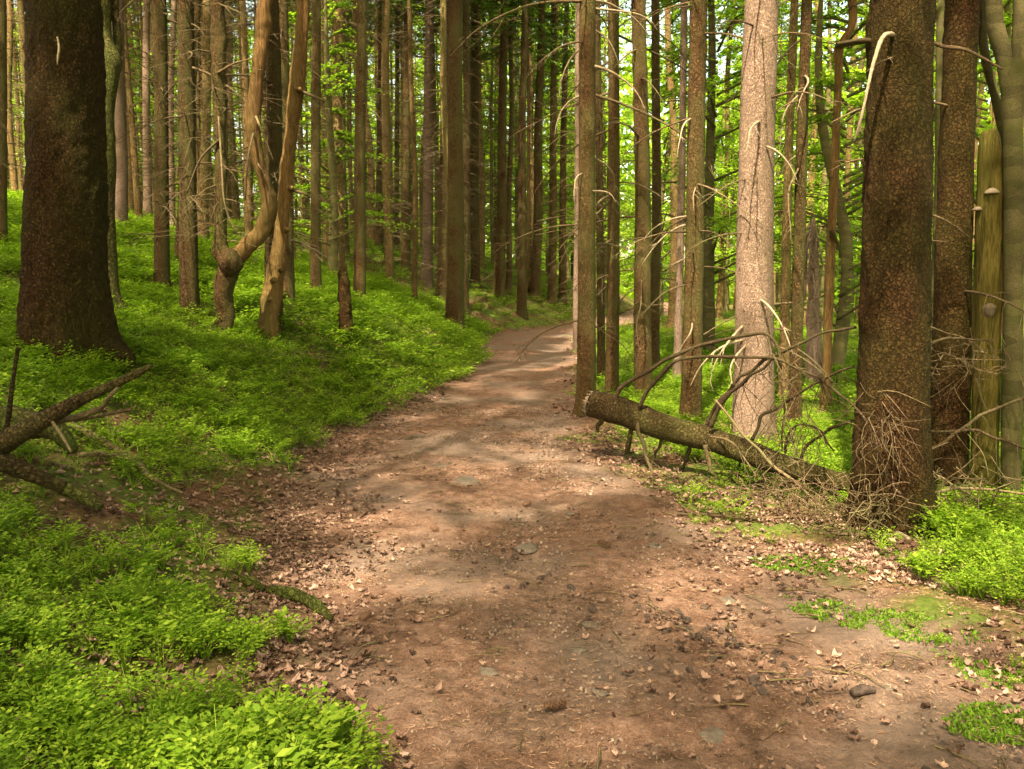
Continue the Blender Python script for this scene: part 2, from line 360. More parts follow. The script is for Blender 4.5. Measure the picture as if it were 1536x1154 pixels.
# ------------------------------------------------------------------ tree pieces
def trunk_profile(z, flare=.45, H=22.0):
    r = (1-z/(H*1.25))+flare*np.exp(-z/.28)+.12*np.exp(-z/1.2)
    return r
def trunk_mesh(name, rad, m, seg=24, H=22.0, seed=0, rough=.05, flare=.4, roots=5, wob=.03, zmax_d=9.0, step=.06, knots=True):
    """upright tapering trunk in its own frame, rad = radius at breast height"""
    z = np.concatenate([np.arange(-.35, zmax_d, step), np.linspace(zmax_d, H, 14)])
    th = np.linspace(0, 2*np.pi, seg, endpoint=False)
    Zg, Tg = np.meshgrid(z, th, indexing='ij')
    f = trunk_profile(np.maximum(Zg, 0), 0, H)
    ph = seed*1.7
    lobes = .5+.5*np.cos(roots*Tg+ph+.8*np.sin(Tg*2+seed))
    f = f+flare*np.exp(-np.maximum(Zg, 0)/.15)*(.1+1.5*lobes**2)+.10*flare*np.exp(-np.maximum(Zg, 0)/.7)
    cxn, cyn = np.cos(Tg), np.sin(Tg)
    f = f*(1+rough*fbm(cxn*rad*9+seed, cyn*rad*9, Zg*3.0, seed, 4)+rough*.55*fbm(cxn*rad*30+seed, cyn*rad*30, Zg*22, seed+3, 2)+.03*vn(cxn*1.1+seed, cyn*1.1, Zg*.7, seed+5))
    if knots:
        rs = np.random.default_rng(seed+100)
        for kz in np.arange(.9, zmax_d, .45):
            for _ in range(4):
                a = rs.uniform(0, 2*np.pi); kk = kz+rs.normal(0, .07)
                dd = (((Tg-a+np.pi) % (2*np.pi)-np.pi)*rad/.035)**2+((Zg-kk)/.04)**2
                f = f+min(.010/rad, .09)*np.exp(-dd)
    ox = wob*vn(Zg*.35, 0, 0, seed+11)*np.clip(Zg/2, 0, 1); oy = wob*vn(Zg*.35, 5, 0, seed+12)*np.clip(Zg/2, 0, 1)
    P = np.stack([cxn*f*rad+ox, cyn*f*rad+oy, Zg], -1).reshape(-1, 3)
    n = len(z); i, j = np.meshgrid(np.arange(n-1), np.arange(seg), indexing='ij'); a = i*seg+j; b = i*seg+(j+1) % seg
    return mesh(name, P, np.stack([a, b, b+seg, a+seg], -1).reshape(-1, 4), None, m)
def twig_pts(rs, L, droop=.5, n=5):
    p = [np.zeros(3)]; el = rs.uniform(-.1, .35); az = 0
    for k in range(n):
        el -= droop*rs.uniform(.15, .5)/n*2; az += rs.normal(0, .12)
        p.append(p[-1]+L/n*np.array([math.cos(el)*math.cos(az), math.cos(el)*math.sin(az), math.sin(el)]))
    return np.array(p)
def branch_mesh(name, seed, L, r0, m, side=6, droop=.6, seg=6):
    rs = np.random.default_rng(seed); b = MB()
    P = twig_pts(rs, L, droop); b.tube(P, (r0, r0*.25), 12, seg, rough=.12, rs=30, seed=seed)
    C = spline(P, 24)
    for k in range(side):
        t = int(rs.uniform(5, 22)); l = L*rs.uniform(.12, .35)*(1-t/40); sg = rs.choice((-1, 1))
        d = C[t]-C[t-1]; d /= np.linalg.norm(d); s_ = np.cross(d, (0, 0, 1))*sg
        q = [C[t], C[t]+l*.5*(d*.6+s_*.7+np.array([0, 0, rs.normal(0, .2)])), C[t]+l*(d*.9+s_*1.0+np.array([0, 0, rs.normal(-.2, .25)]))]
        b.tube(q, (r0*.35, r0*.12), 5, 4)
    return b.mesh(name, m)
BR = {'stub': [branch_mesh('branch', 300+i, .35, .010, M['twig'], 1, .8) for i in range(4)],
      'mid': [branch_mesh('branch', 310+i, .9, .011, M['twig'], 5, 1.1) for i in range(5)],
      'pale': [branch_mesh('branch', 320+i, .65, .013, M['twig_pale'], 2, 1.5) for i in range(5)],
      'long': [branch_mesh('branch', 330+i, 1.5, .015, M['twig'], 10, 1.0) for i in range(5)]}
def twig_cloud(name, seed, z0, z1, dz, per, L0, L1, m, r=.008):
    rs = np.random.default_rng(seed); b = MB()
    z = z0
    while z < z1:
        for k in range(rs.integers(per[0], per[1])):
            L = rs.uniform(L0, L1)*rs.uniform(.5, 1); P = twig_pts(rs, L, rs.uniform(.4, 1.2), 3)
            a = rs.uniform(0, 2*np.pi); c, s_ = math.cos(a), math.sin(a)
            rot = np.array([[c, s_, 0], [-s_, c, 0], [0, 0, 1]])
            P = P@rot+np.array([0, 0, z+rs.normal(0, .06)])
            b.tube(P, (r, r*.35), 4, 3, cap0=False, cap1=False)
            for q in range(rs.integers(1, 4)):
                t0 = P[rs.integers(1, 4)]; dirn = P[-1]-P[0]; sd = np.array([-dirn[1], dirn[0], 0])*rs.choice((-1, 1))
                b.tube([t0, t0+.35*dirn*rs.uniform(.3, 1)+.3*sd+np.array([0, 0, rs.normal(-.05, .08)])], (r*.45, r*.25), 2, 3, cap0=False, cap1=False)
        z += dz*rs.uniform(.7, 1.3)
    return b.mesh(name, m)
TW = [twig_cloud('dead_twigs', 400+i, 1.0, 12, .28, (4, 7), .3, 1.2, M['twig'], .006) for i in range(5)]
TWF = [twig_cloud('dead_twigs', 420+i, .8, 14, .30, (3, 6), .5, 1.5, M['twig'], .010) for i in range(4)]
def rquads(C, A, B):
    """quads with centre C, half axes A and B"""
    n = len(C); P = np.stack([C-A, C+B, C+A, C-B], 1)
    return P.reshape(-1, 3), np.arange(n*4).reshape(-1, 4)
def crown_mesh(name, seed, H=12.0, Rm=2.1, nb=130, ns=20, size=.26, wid=.032):
    rs = np.random.default_rng(seed); b = MB(); CC, AA, BB = [], [], []
    for k in range(nb):
        z = H*(k/nb)**1.1; L = Rm*(1-z/H)**.75*rs.uniform(.65, 1.1)+.15; a = rs.uniform(0, 2*np.pi)
        d = np.array([math.cos(a), math.sin(a), 0]); s_ = np.array([-d[1], d[0], 0])
        t = np.sqrt(rs.uniform(.05, 1, ns)); zz = z+.15*L*np.sin(t*2)-.35*L*t**2
        sg = rs.choice((-1, 1), ns)[:, None]
        st = size*(1.1-.5*t)[:, None]
        dr = d*.55+s_*sg*.85+np.stack([np.zeros(ns), np.zeros(ns), rs.normal(-.35, .2, ns)], -1)
        dr /= np.linalg.norm(dr, axis=1)[:, None]
        c = d*(t*L)[:, None]+np.stack([np.zeros(ns), np.zeros(ns), zz], -1)+dr*st
        CC.append(c); AA.append(dr*st); w = np.cross(dr, rs.normal(0, .35, (ns, 3))+(0, 0, 1)); w /= np.linalg.norm(w, axis=1)[:, None]; BB.append(w*wid*rs.uniform(.7, 1.4, ns)[:, None])
        b.tube([(0, 0, z), tuple(d*L*.5+(0, 0, z+.07*L)), tuple(d*L+(0, 0, z-.2*L))], (.018, .005), 4, 3, cap0=False, cap1=False)
    P, q = rquads(np.vstack(CC), np.vstack(AA), np.vstack(BB)); b.add(P, q)
    return b.mesh(name, M['needles'], False)
CR = [crown_mesh('crown', 500+i, 12, 2.2) for i in range(4)]
CRB = [crown_mesh('crown', 530+i, 13, 3.6, 100, 18, .28, .038) for i in range(3)]  # broad loose crowns for unseen trees, shaped to give even dappled light
CRD = [crown_mesh('crown', 510+i, 14, 2.6, 130, 22, .30, .05) for i in range(3)]
FT = [trunk_mesh('trunk', 1.0*.15, M['bark_far'], 12, 24, 600+i, .05, .35, 5, .12, 12, .4, False) for i in range(6)]  # radius .15

SUNV = np.array(SUN_DIR)
LITP = [at(px_, py_, gnd(1130, 660)[1]) for px_, py_ in ((1140, -40), (1120, 60), (1150, 160), (1118, 260), (1148, 360), (1115, 460), (1145, 560), (1128, 620))]; NT = len(LITP)
CORE = [(470, 480), (350, 560), (560, 560), (250, 520), (620, 480), (420, 620), (300, 440), (560, 430), (120, 960)]
for p in CORE+[(700, 755), (850, 895), (690, 1010), (790, 512), (640, 300), (182, 290), (1016, 540), (640, 400), (1240, 560)]:
    if p[1] < 420: LITP.append(at(p[0], p[1], 18))
    else: LITP.append(gnd(*p))
for p in [(60, 200), (140, 120), (230, 160), (310, 220), (400, 150), (480, 200), (560, 150), (520, 300), (620, 200), (720, 200), (780, 150)]:
    for dd in (26, 36): LITP.append(at(p[0], p[1], dd))
def crown_ok(x, y, z0, H, Rm, keep=.8, far=True):
    for k_, P in enumerate(LITP):
        if k_ >= NT+len(CORE) and not far: return True
        if k_ >= NT and keep > .3: keep = .3
        t0, t1 = (z0-P[2])/SUNV[2], (z0+H-P[2])/SUNV[2]
        for t_ in np.linspace(max(t0, .0), t1, 10):
            q = P+SUNV*t_; rr = Rm*max(0, 1-(q[2]-z0)/H)**.75*keep
            if math.hypot(q[0]-x, q[1]-y) < rr: return False
    return True

TREES = 'spruce trunks of the forest'
def lean_quat(base, top):
    d = Vector(top)-Vector(base); return Vector((0, 0, 1)).rotation_difference(d.normalized())
def place_branches(root, rad, n, kinds, z0, z1, seed, taper=22., smin=.7, smax=1.3, front=None):
    rs = np.random.default_rng(seed)
    for k in range(n):
        z = rs.uniform(z0, z1); a = rs.uniform(0, 2*np.pi)
        if front is not None and rs.random() < .75: a = rs.normal(front, .8)
        kd = kinds[rs.integers(len(kinds))]; me = BR[kd][rs.integers(len(BR[kd]))]
        o = ob('branch', me, root); r = rad*(1-z/(taper*1.25))*.93
        o.location = (math.cos(a)*r, math.sin(a)*r, z); o.rotation_euler = (rs.normal(0, .25), rs.uniform(-.1, .45), a); s = rs.uniform(smin, smax); o.scale = (s, s, s)
def spruce(label, bx, by, w, tx, m='bark', near=False, crown0=9.5, seed=None, nb=0, kinds=('mid',), twigs=True, flare=.35, rough=.05, seg=40, step=.05, crown=True, wat=250, Y=None, name='spruce_tree', cat='tree', front=None, z0=1.0, wob=.03, roots=5, plateau=None):
    g = gnd(bx, by)
    if Y is not None: g = at(bx, by, Y)
    d = g[1]; rad = w*d/FPX/2/math.sqrt(1+((bx-W0/2)/FPX)**2)/(1+.7*rough)/1.03
    top = at(tx, 0, d)
    root = empty(name, g, label, cat, TREES, lean_quat(g, top))
    seed = seed if seed is not None else int(bx*7+by)
    zb = (1.6+(HOR-wat)/FPX*d)-g[2]; rad /= (1-max(zb, 0)/27.5)
    zm = max(4, top[2]-g[2]+1.0)
    if near: ob('trunk', trunk_mesh('trunk', rad, M[m], seg, 22, seed, rough, flare, roots, wob, zm, step), root)
    else:
        ob('trunk', trunk_mesh('trunk', rad, M[m], 20, 22, seed, rough, flare, roots, .05, zm, .12), root)
    if twigs:
        o = ob('dead_twigs', (TW if d < 24 else TWF)[seed % 4], root); o.rotation_euler.z = seed*1.3; o['kind'] = 'stuff'
    if nb: place_branches(root, rad, nb, kinds, z0, zm, seed, front=front)
    if crown:
        c0 = crown0 if d < 20 else crown0-2
        H, sc = 12.0, .6+.35*((seed*37) % 10)/10; c0 += 1.2*((seed*13) % 7)/7
        if not crown_ok(g[0], g[1], c0, H, 2.2*sc): c0, sc = c0+2.5, .5
        if crown_ok(g[0], g[1], c0, H*sc, 2.2*sc, .85):
            o = ob('crown', CR[seed % 4], root); o.location.z = c0; o.rotation_euler.z = seed; o.scale = (sc, sc, sc)
    return root, g, rad

# ------------------------------------------------------------------ the trees one can point at
S = spruce
S('massive flaky brown spruce trunk rising from the ferny bank, at the left of the photo', 100, 532, 128, 98, 'bark_big', True, nb=1, kinds=('stub',), flare=.33, rough=.10, seg=110, step=.022, twigs=False, seed=3, front=-1.4, wob=.015)
S('massive dark flaky spruce trunk in front of the end of the fallen log', 1337, 792, 108, 1350, 'bark_big', True, nb=5, kinds=('stub', 'mid'), flare=.26, rough=.10, seg=110, step=.022, twigs=False, seed=8, wob=.015, roots=4)
BIG = bpy.data.objects.get('spruce_tree.001')
S('thick dark reddish spruce trunk just right of the massive one by the log', 1420, 745, 57, 1447, 'bark_big', True, nb=10, kinds=('stub', 'mid'), flare=.22, rough=.07, seg=64, step=.035, twigs=False, seed=12)
S('pale pinkish sunlit spruce trunk with bleached dead branches, behind the fallen log', 1130, 660, 55, 1143, 'bark_pale_sunlit', True, nb=17, kinds=('pale', 'mid'), flare=.2, rough=.03, seg=64, step=.03, twigs=False, seed=5, front=-1.57)
S('brown spruce trunk standing right behind the broken end of the fallen log', 879, 622, 26, 881, 'bark', True, nb=26, kinds=('mid', 'long', 'pale'), flare=.35, seed=21, seg=40, step=.04, twigs=False, rough=.06)
S('thin trunk hidden half behind the trunk at the broken log end', 902, 575, 11, 900, 'bark')
S('narrow dark spruce trunk second to the right of the broken log end', 917, 600, 18, 922, 'bark', True, nb=18, kinds=('mid', 'long'), flare=.2, seed=22, seg=32, twigs=False)
S('reddish brown spruce trunk with pale hooked twig, third from the broken log end', 965, 606, 24, 959, 'bark', True, nb=18, kinds=('mid', 'pale', 'long'), flare=.25, seed=23, seg=36, twigs=False)
S('slim trunk touching the right side of the reddish brown one above the log', 982, 560, 14, 981, 'bark')
S('slim sunlit trunk between the log arches, left of the thick brown spruce', 1016, 575, 11, 1025, 'bark_pale_sunlit')
S('thick brown spruce trunk whose foot is behind the middle of the fallen log', 1036, 634, 28, 1045, 'bark', True, nb=22, kinds=('mid', 'pale'), flare=.2, seed=25, seg=40, twigs=False)
S('sunlit slim trunk close to the right of the pale pinkish trunk', 1174, 612, 14, 1190, 'bark_far', True, nb=10, kinds=('mid',), seed=26, seg=28, twigs=False)
S('darker twin trunk on the right of the slim one beside the pale pinkish trunk', 1191, 645, 18, 1208, 'bark', True, nb=14, kinds=('mid', 'pale'), seed=27, seg=30, twigs=False)
S('pale yellowish thin trunk seen between the two dark trunks on the right', 1394, 590, 12, 1412, 'beech', twigs=False)
S('dark trunk cut by the left edge of the photo on the bank', 4, 372, 14, 0)
S('sunlit brown trunk just right of the massive left trunk, high on the bank', 181, 345, 20, 178, 'bark_pale_sunlit')
S('thin dark trunk behind the sunlit one right of the massive left trunk', 193, 322, 13, 190)
S('thin pale glowing trunk with bristling twigs, high on the left bank', 222, 332, 13, 218, 'bark_pale_sunlit')
S('dark straight spruce trunk left of the pair in front of the forked tree', 243, 437, 22, 238, 'bark', True, nb=14, kinds=('stub', 'mid'), seed=31, seg=30, flare=.2)
S('straight brown spruce trunk with stubby knots, left neighbour of the forked tree', 285, 478, 27, 279, 'bark', True, nb=20, kinds=('stub', 'mid'), seed=32, seg=36, flare=.2)
S('very thin pale trunk between the two dark trunks left of the forked tree', 258, 352, 10, 258, 'bark_pale_sunlit')
S('dark slanting trunk half hidden behind the left neighbour of the forked tree', 268, 405, 14, 295, 'bark')
S('olive brown trunk in the gap left of the forked tree', 306, 375, 15, 309, 'bark_far')
S('olive trunk standing directly behind the leaning bare trunk', 412, 497, 25, 406, 'bark', True, nb=12, kinds=('mid',), seed=33, seg=32, flare=.2)
S('blackish trunk just right of the leaning bare trunk', 430, 464, 22, 424, 'bark', True, nb=12, kinds=('mid',), seed=34, seg=30, flare=.15)
S('slim dark trunk between the leaning bare trunk and the broken stump', 474, 446, 15, 475)
S('brown trunk up the bank, first behind the broken stump to its left', 497, 401, 16, 503)
S('thin trunk on the bank straight above the broken stump', 516, 385, 14, 513)
S('dark straight trunk just right of the broken stump with a leafy shoot at its foot', 539, 458, 17, 544, 'bark', True, nb=16, kinds=('mid', 'stub'), seed=35, seg=28, flare=.15)
S('thin brown trunk high on the bank between the stump and the sunlit middle trunk', 570, 375, 13, 572)
S('very thin trunk left of the dark slim one in the middle of the bank', 595, 375, 8, 597)
S('dark slim trunk just left of the sunlit middle trunk', 609, 406, 12, 612)
S('bright sunlit slender trunk in the middle of the left bank', 640, 430, 15, 644, 'bark_pale_sunlit')
S('trunk half hidden on the left of the thick one at the path bend', 664, 450, 16, 674)
S('thick dark spruce trunk nearest the left side of the path bend', 682, 500, 24, 683, 'bark', True, nb=22, kinds=('mid', 'stub'), seed=36, seg=32, flare=.3)
S('slim trunk tucked to the right of the thick one at the path bend', 696, 470, 12, 699)
S('slim trunk with clear gap, next right of the cluster at the path bend', 713, 430, 12, 713)
S('dark trunk left of the thinnest one above the start of the sunny path bend', 749, 448, 14, 755)
S('thinnest dark trunk above the start of the sunny path bend', 763, 441, 8, 768)
S('dark trunk closest to the sunny path bend, with many long twigs', 783, 476, 12, 786)
S('trunk slanting right behind the sunny path bend', 803, 450, 13, 812)
S('left one of the two close slim trunks at the far end of the bank', 828, 457, 11, 832)
S('right one of the two close slim trunks at the far end of the bank', 844, 455, 10, 849)
S('thin pale sunlit trunk peeking left of the spruce at the broken log end', 865, 530, 9, 867, 'bark_pale_sunlit')

# ------------------------------------------------------------------ crooked, forked, dead trees
def px_tube(b, pts, Y, seg=20, n=60, **k):
    """pts: (px, py, width px[, dY]); the limb stands at depth Y"""
    P = [at(p[0], p[1], Y+(p[3] if len(p) > 3 else 0)) for p in pts]; r = [p[2]*Y/FPX/2 for p in pts]
    b.tube(P, r, n, seg, **k); return P
def rooted(name, label, cat, bx, by, group=None, Y=None):
    g = gnd(bx, by) if Y is None else at(bx, by, Y)
    return empty(name, g, label, cat, group), g
def link_local(name, b, m, root, g, smooth=True):
    me = b.mesh(name, M[m] if isinstance(m, str) else m, smooth); me.transform(Matrix.Translation(-Vector(g))); return ob(name, me, root)
def link_world(name, b, m, root):
    me = b.mesh(name, M[m]); q = root.rotation_quaternion.to_matrix().to_4x4().inverted(); me.transform(q @ Matrix.Translation(-root.location)); return ob(name, me, root)
YB = BIG.location.y
for q, m_ in (([(1345, 56, 7, 0), (1334, 51, 6.5, -.25), (1323, 58, 6, -.32), (1311, 92, 5, -.36), (1303, 126, 4.5, -.38), (1293, 172, 3.5, -.38), (1281, 212, 2, -.38)], 'twig_pale'), ([(1395, 62, 6, 0), (1415, 70, 6, -.05), (1445, 74, 5, -.1), (1475, 88, 4, -.1), (1503, 104, 3, -.1)], 'twig'),
              ([(1310, 62, 9, 0), (1290, 61, 7, 0), (1256, 66, 5, 0)], 'twig_dark'), ([(1390, 360, 4, 0), (1405, 362, 3, -.05), (1422, 363, 2, -.05)], 'twig')):
    b = MB(); px_tube(b, q, YB, 8, 30, rough=.15, rs=20); link_world('branch', b, m_, BIG)
T1 = bpy.data.objects.get('spruce_tree'); b = MB(); px_tube(b, [(86, 56, 2.5, -.40), (88.5, 72, 3, -.42), (87, 84, 2.5, -.43), (86, 97, 1.5, -.42)], T1.location.y, 8, 14, rough=.2, rs=30); link_world('branch', b, 'twig_pale', T1)  # pale scar on the bark, built as a thin raised tube
# forked tree
root, g = rooted('forked_tree', 'old crooked tree forking low into a straight and a bent stem', 'tree', 334, 500); Y_ = g[1]
b = MB(); px_tube(b, [(331, 515, 38), (334, 495, 30), (339, 470, 27), (335, 440, 31), (341, 410, 33), (343, 392, 40), (333, 378, 30), (330, 350, 22), (331, 250, 20), (328, 120, 20), (326, 0, 19), (322, -300, 16), (320, -500, 10)], Y_, 24, 220, rough=.38, rs=8, seed=2, lump=.2)
link_local('trunk', b, 'bark', root, g)
b = MB(); px_tube(b, [(338, 400, 26), (356, 386, 26), (372, 368, 25, .05), (393, 346, 27, .1), (404, 310, 25, .1), (397, 275, 20, .05), (383, 225, 20), (379, 180, 23), (386, 120, 19), (392, 60, 19), (397, 0, 18), (400, -200, 15), (405, -400, 8)], Y_, 22, 220, rough=.34, rs=8, seed=4, lump=.16)
link_local('stem', b, 'wood_dead', root, g)
b = MB()
for q in [[(332, 392, 26), (345, 394, 44), (356, 398, 30), (364, 400, 6)]]: px_tube(b, q, Y_-.08, 16, 20, rough=.3, rs=12)
link_local('burl', b, 'bark', root, g)
for q in [[(328, 175, 3), (332, 240, 3, -.2), (336, 300, 3, -.3), (345, 330, 2, -.33), (355, 350, 2, -.35)], [(384, 175, 4), (396, 205, 3, -.2), (410, 240, 2, -.3)], [(380, 200, 3), (372, 240, 3, -.2), (368, 300, 2, -.3)],
          [(386, 245, 3), (402, 270, 3, -.2), (405, 310, 2, -.3)], [(326, 110, 4), (350, 96, 3), (378, 88, 2)], [(328, 210, 4), (300, 240, 3), (280, 290, 2)]]:
    b = MB(); px_tube(b, q, Y_-.1, 6, 14); link_local('branch', b, 'twig', root, g)
o = ob('dead_twigs', TW[1], root); o['kind'] = 'stuff'
# leaning bare trunk
root, g = rooted('leaning_dead_tree', 'smooth orange brown barkless trunk leaning right beside the forked tree', 'tree', 400, 510); Y_ = g[1]
b = MB(); px_tube(b, [(393, 528, 42), (399, 505, 32), (407, 450, 29), (418, 380, 25), (424, 330, 21), (430, 270, 22), (437, 200, 19), (444, 130, 21), (452, 60, 19), (456, 0, 17), (462, -150, 13), (466, -260, 9)], Y_, 24, 220, rough=.26, rs=8, seed=6, lump=.16)
link_local('trunk', b, 'wood_dead', root, g)
for (kx, ky, w) in [(410, 420, 11), (421, 405, 10), (437, 283, 9), (431, 345, 9), (404, 450, 9), (448, 135, 10)]:
    b = MB(); b.tube([at(kx-2, ky, Y_-.05), at(kx+2, ky-1, Y_-.16)], (w*Y_/FPX*.55, w*Y_/FPX*.3), 6, 10, rough=.3, rs=20)
    link_local('knot', b, 'wood_dead', root, g)
for q in [[(448, 135, 5), (470, 145, 4), (490, 152, 2)], [(437, 135, 6), (445, 70, 4), (455, 40, 2)], [(430, 285, 4), (455, 290, 3), (470, 300, 2)], [(424, 330, 4), (404, 300, 3), (395, 260, 2)]]:
    b = MB(); px_tube(b, q, Y_-.05, 6, 12); link_local('branch', b, 'twig', root, g)
# broken stump
root, g = rooted('tree_stump', 'tall rotten broken stump with a jagged top on the green bank', 'stump', 520, 517); Y_ = g[1]
b = MB(); px_tube(b, [(521, 530, 25), (520, 510, 22), (518, 470, 20), (516, 430, 19), (513, 408, 15)], Y_, 22, 60, rough=.3, rs=14, seed=3, lump=.1)
for k in range(7):
    x = 508+k*2; b.tube([at(x, 415, Y_-.03+.012*(k % 3)), at(x+.5, 400-(k*37 % 9), Y_-.03+.012*(k % 3))], (.016, .004), 4, 5)
link_local('trunk', b, 'bark_big', root, g)
# crooked mossy beech behind the massive left trunk
root, g = rooted('beech_tree', 'crooked mossy tree hidden behind the massive left trunk, swollen moss knob', 'tree', 165, 462); Y_ = g[1]
b = MB(); px_tube(b, [(176, 470, 40), (168, 440, 26), (163, 350, 22), (161, 250, 22), (160, 170, 22), (166, 112, 26), (168, 92, 30), (160, 60, 18), (157, 0, 16), (150, -200, 13), (148, -420, 8)], Y_, 20, 130, rough=.15, rs=7, seed=8, lump=.2)
px_tube(b, [(168, 95, 20), (176, 70, 14), (174, 30, 12), (172, 0, 12), (176, -300, 8)], Y_+.1, 14, 40, rough=.1)
link_local('trunk', b, 'moss_bark', root, g)
# bent yellow dead tree
root, g = rooted('dead_spruce', 'slim yellowish dead trunk with a kinked hook top, between pale and massive trunks', 'tree', 1240, 612); Y_ = g[1]
b = MB(); px_tube(b, [(1238, 625, 20), (1240, 560, 15), (1243, 450, 14), (1248, 330, 13), (1254, 200, 12), (1258, 110, 12), (1258, 76, 14), (1266, 60, 11), (1277, 40, 11), (1279, 0, 11), (1276, -200, 8)], Y_, 16, 130, rough=.1, rs=9, seed=9, lump=.1)
link_local('trunk', b, 'wood_dead', root, g)
for q in [[(1255, 68, 9), (1280, 65, 7), (1306, 62, 5)], [(1246, 345, 8), (1256, 365, 5), (1262, 385, 3)]]:
    b = MB(); px_tube(b, q, Y_-.1, 8, 12); link_local('branch', b, 'bark', root, g)
o = ob('dead_twigs', TW[3], root); o['kind'] = 'stuff'
# splintered snag
root, g = rooted('splintered_snag', 'shattered tan stump with hanging splinters, left of the hooked dead trunk', 'stump', 1219, 585); Y_ = g[1]
b = MB(); rs = np.random.default_rng(4)
px_tube(b, [(1218, 598, 26), (1219, 560, 22), (1220, 480, 19), (1221, 400, 14), (1221, 345, 6)], Y_, 16, 50, rough=.3, rs=9)
for k in range(46):
    y0 = rs.uniform(315, 520); x0 = 1220+rs.normal(0, 6); L = rs.uniform(30, 90); dx = rs.normal(0, 7)
    px_tube(b, [(x0, y0, rs.uniform(2, 4.5)), (x0+dx*.6, y0+L*.5, 3, rs.normal(0, .1)), (x0+dx*1.3, y0+L, 1.2, rs.normal(0, .1))], Y_+rs.normal(-.05, .08), 4, 5)
link_local('trunk', b, 'bark_pale_sunlit', root, g)
# fungus trunk
root, g = rooted('bracket_fungus_snag', 'broken yellow green dead trunk carrying bracket fungi at the right edge', 'tree', 1475, 752); Y_ = g[1]
FY = Y_
b = MB(); px_tube(b, [(1472, 772, 50), (1475, 745, 41), (1478, 650, 38), (1481, 500, 38), (1484, 350, 37), (1486, 260, 35), (1485, 215, 31), (1484, 196, 22)], Y_, 32, 120, rough=.07, rs=8, seed=10, lump=.08)
for k in range(6): px_tube(b, [(1477+k*2.6, 225, 9), (1477+k*2.7, 200-(k*29 % 14), 4)], Y_+.03*math.sin(k*2.0), 5, 4)
link_local('trunk', b, 'wood_fungus', root, g)
for (fx, fy, w, side) in [(1488, 288, 20, 0), (1466, 314, 14, -1), (1501, 352, 11, 1), (1484, 460, 19, 0), (1473, 528, 6, 0)]:
    rw = w*FY/FPX/2; rt = 19*FY/FPX
    c = at(fx, fy, FY-rt*.85 if side == 0 else FY-.02)
    th = np.linspace(0, 2*np.pi, 20, endpoint=False)
    prof = [(.05, .55), (.45, .42), (.8, .15), (1.0, -.08), (.95, -.22)]
    under = [(.95, -.22), (.6, -.34), (.05, -.30)] if fy != 460 else [(.95, -.22), (.72, -.95), (.5, -1.35), (.05, -1.5)]
    fr = empty('bracket_fungus', c, {288: 'largest pale bracket fungus, uppermost on the yellow snag', 314: 'bracket fungus jutting from the left side of the yellow snag', 352: 'small bracket fungus on the right side of the yellow snag', 460: 'deep hoof shaped bracket fungus low on the yellow snag', 528: 'tiny bracket fungus knob below the hoof shaped one'}[fy], 'fungus', 'bracket fungi on the yellow dead trunk')
    for nm, pr, m_ in (('cap', prof, 'fungus_top' if fy != 288 else 'fungus_under'), ('underside', under, 'fungus_under' if fy != 460 else 'fungus_top')):
        P = np.array([[r*rw*math.cos(a)*1.0, r*rw*math.sin(a)*1.1, z*rw*1.1] for r, z in pr for a in th]); n_ = 20
        i, j = np.meshgrid(np.arange(len(pr)-1), np.arange(n_), indexing='ij'); a_ = i*n_+j; b_ = i*n_+(j+1) % n_
        ob(nm, mesh(nm, P, np.stack([a_, b_, b_+n_, a_+n_], -1).reshape(-1, 4), None, M[m_]), fr)
# beech at right edge
root, g = rooted('beech_tree', 'smooth olive beech forking high up, at the right edge beside the fungus snag', 'tree', 1516, 758); Y_ = g[1]
b = MB(); px_tube(b, [(1514, 778, 40), (1516, 745, 30), (1518, 600, 28), (1520, 450, 27), (1521, 300, 28), (1519, 200, 27), (1519, 150, 32), (1528, 90, 22), (1531, 0, 20), (1534, -300, 14)], Y_, 24, 110, rough=.06, rs=6, seed=13, lump=.08)
px_tube(b, [(1518, 160, 24), (1508, 90, 24), (1496, 50, 24), (1490, 0, 23), (1480, -300, 15)], Y_+.05, 18, 50, rough=.06, lump=.08)
px_tube(b, [(1518, 330, 14, .1), (1508, 220, 14, .2), (1494, 150, 13, .3), (1480, 95, 13, .3), (1473, 40, 13, .3), (1470, -60, 12, .3)], Y_, 14, 50, rough=.06)
link_local('trunk', b, 'beech', root, g)

# ------------------------------------------------------------------ fallen spruce
def lY(px): return np.interp(px, [885, 1270, 1560], [8.0, 6.45, 6.1])
LOGY = lY
P0, P1 = at(893, 609, 8.0), at(1262, 722, 6.5)
root = empty('fallen_tree', (P0[0], P0[1], float(T(P0[0], P0[1]))), 'broken off fallen spruce log with arching dead branches, lying against the massive right trunk', 'fallen tree')
g = np.array(root.location)
b = MB(); pts = [(891, 606, 43), (930, 617, 43), (1000, 642, 38), (1080, 664, 37), (1160, 693, 33), (1230, 715, 31), (1290, 730, 29), (1350, 742, 26), (1420, 752, 14)]
b.tube([at(p[0], p[1], lY(p[0])) for p in pts], [p[2]*lY(p[0])/FPX/2 for p in pts], 150, 36, rough=.09, rs=9, seed=15, lump=.10, cap0=False)
link_local('trunk', b, 'log', root, g)
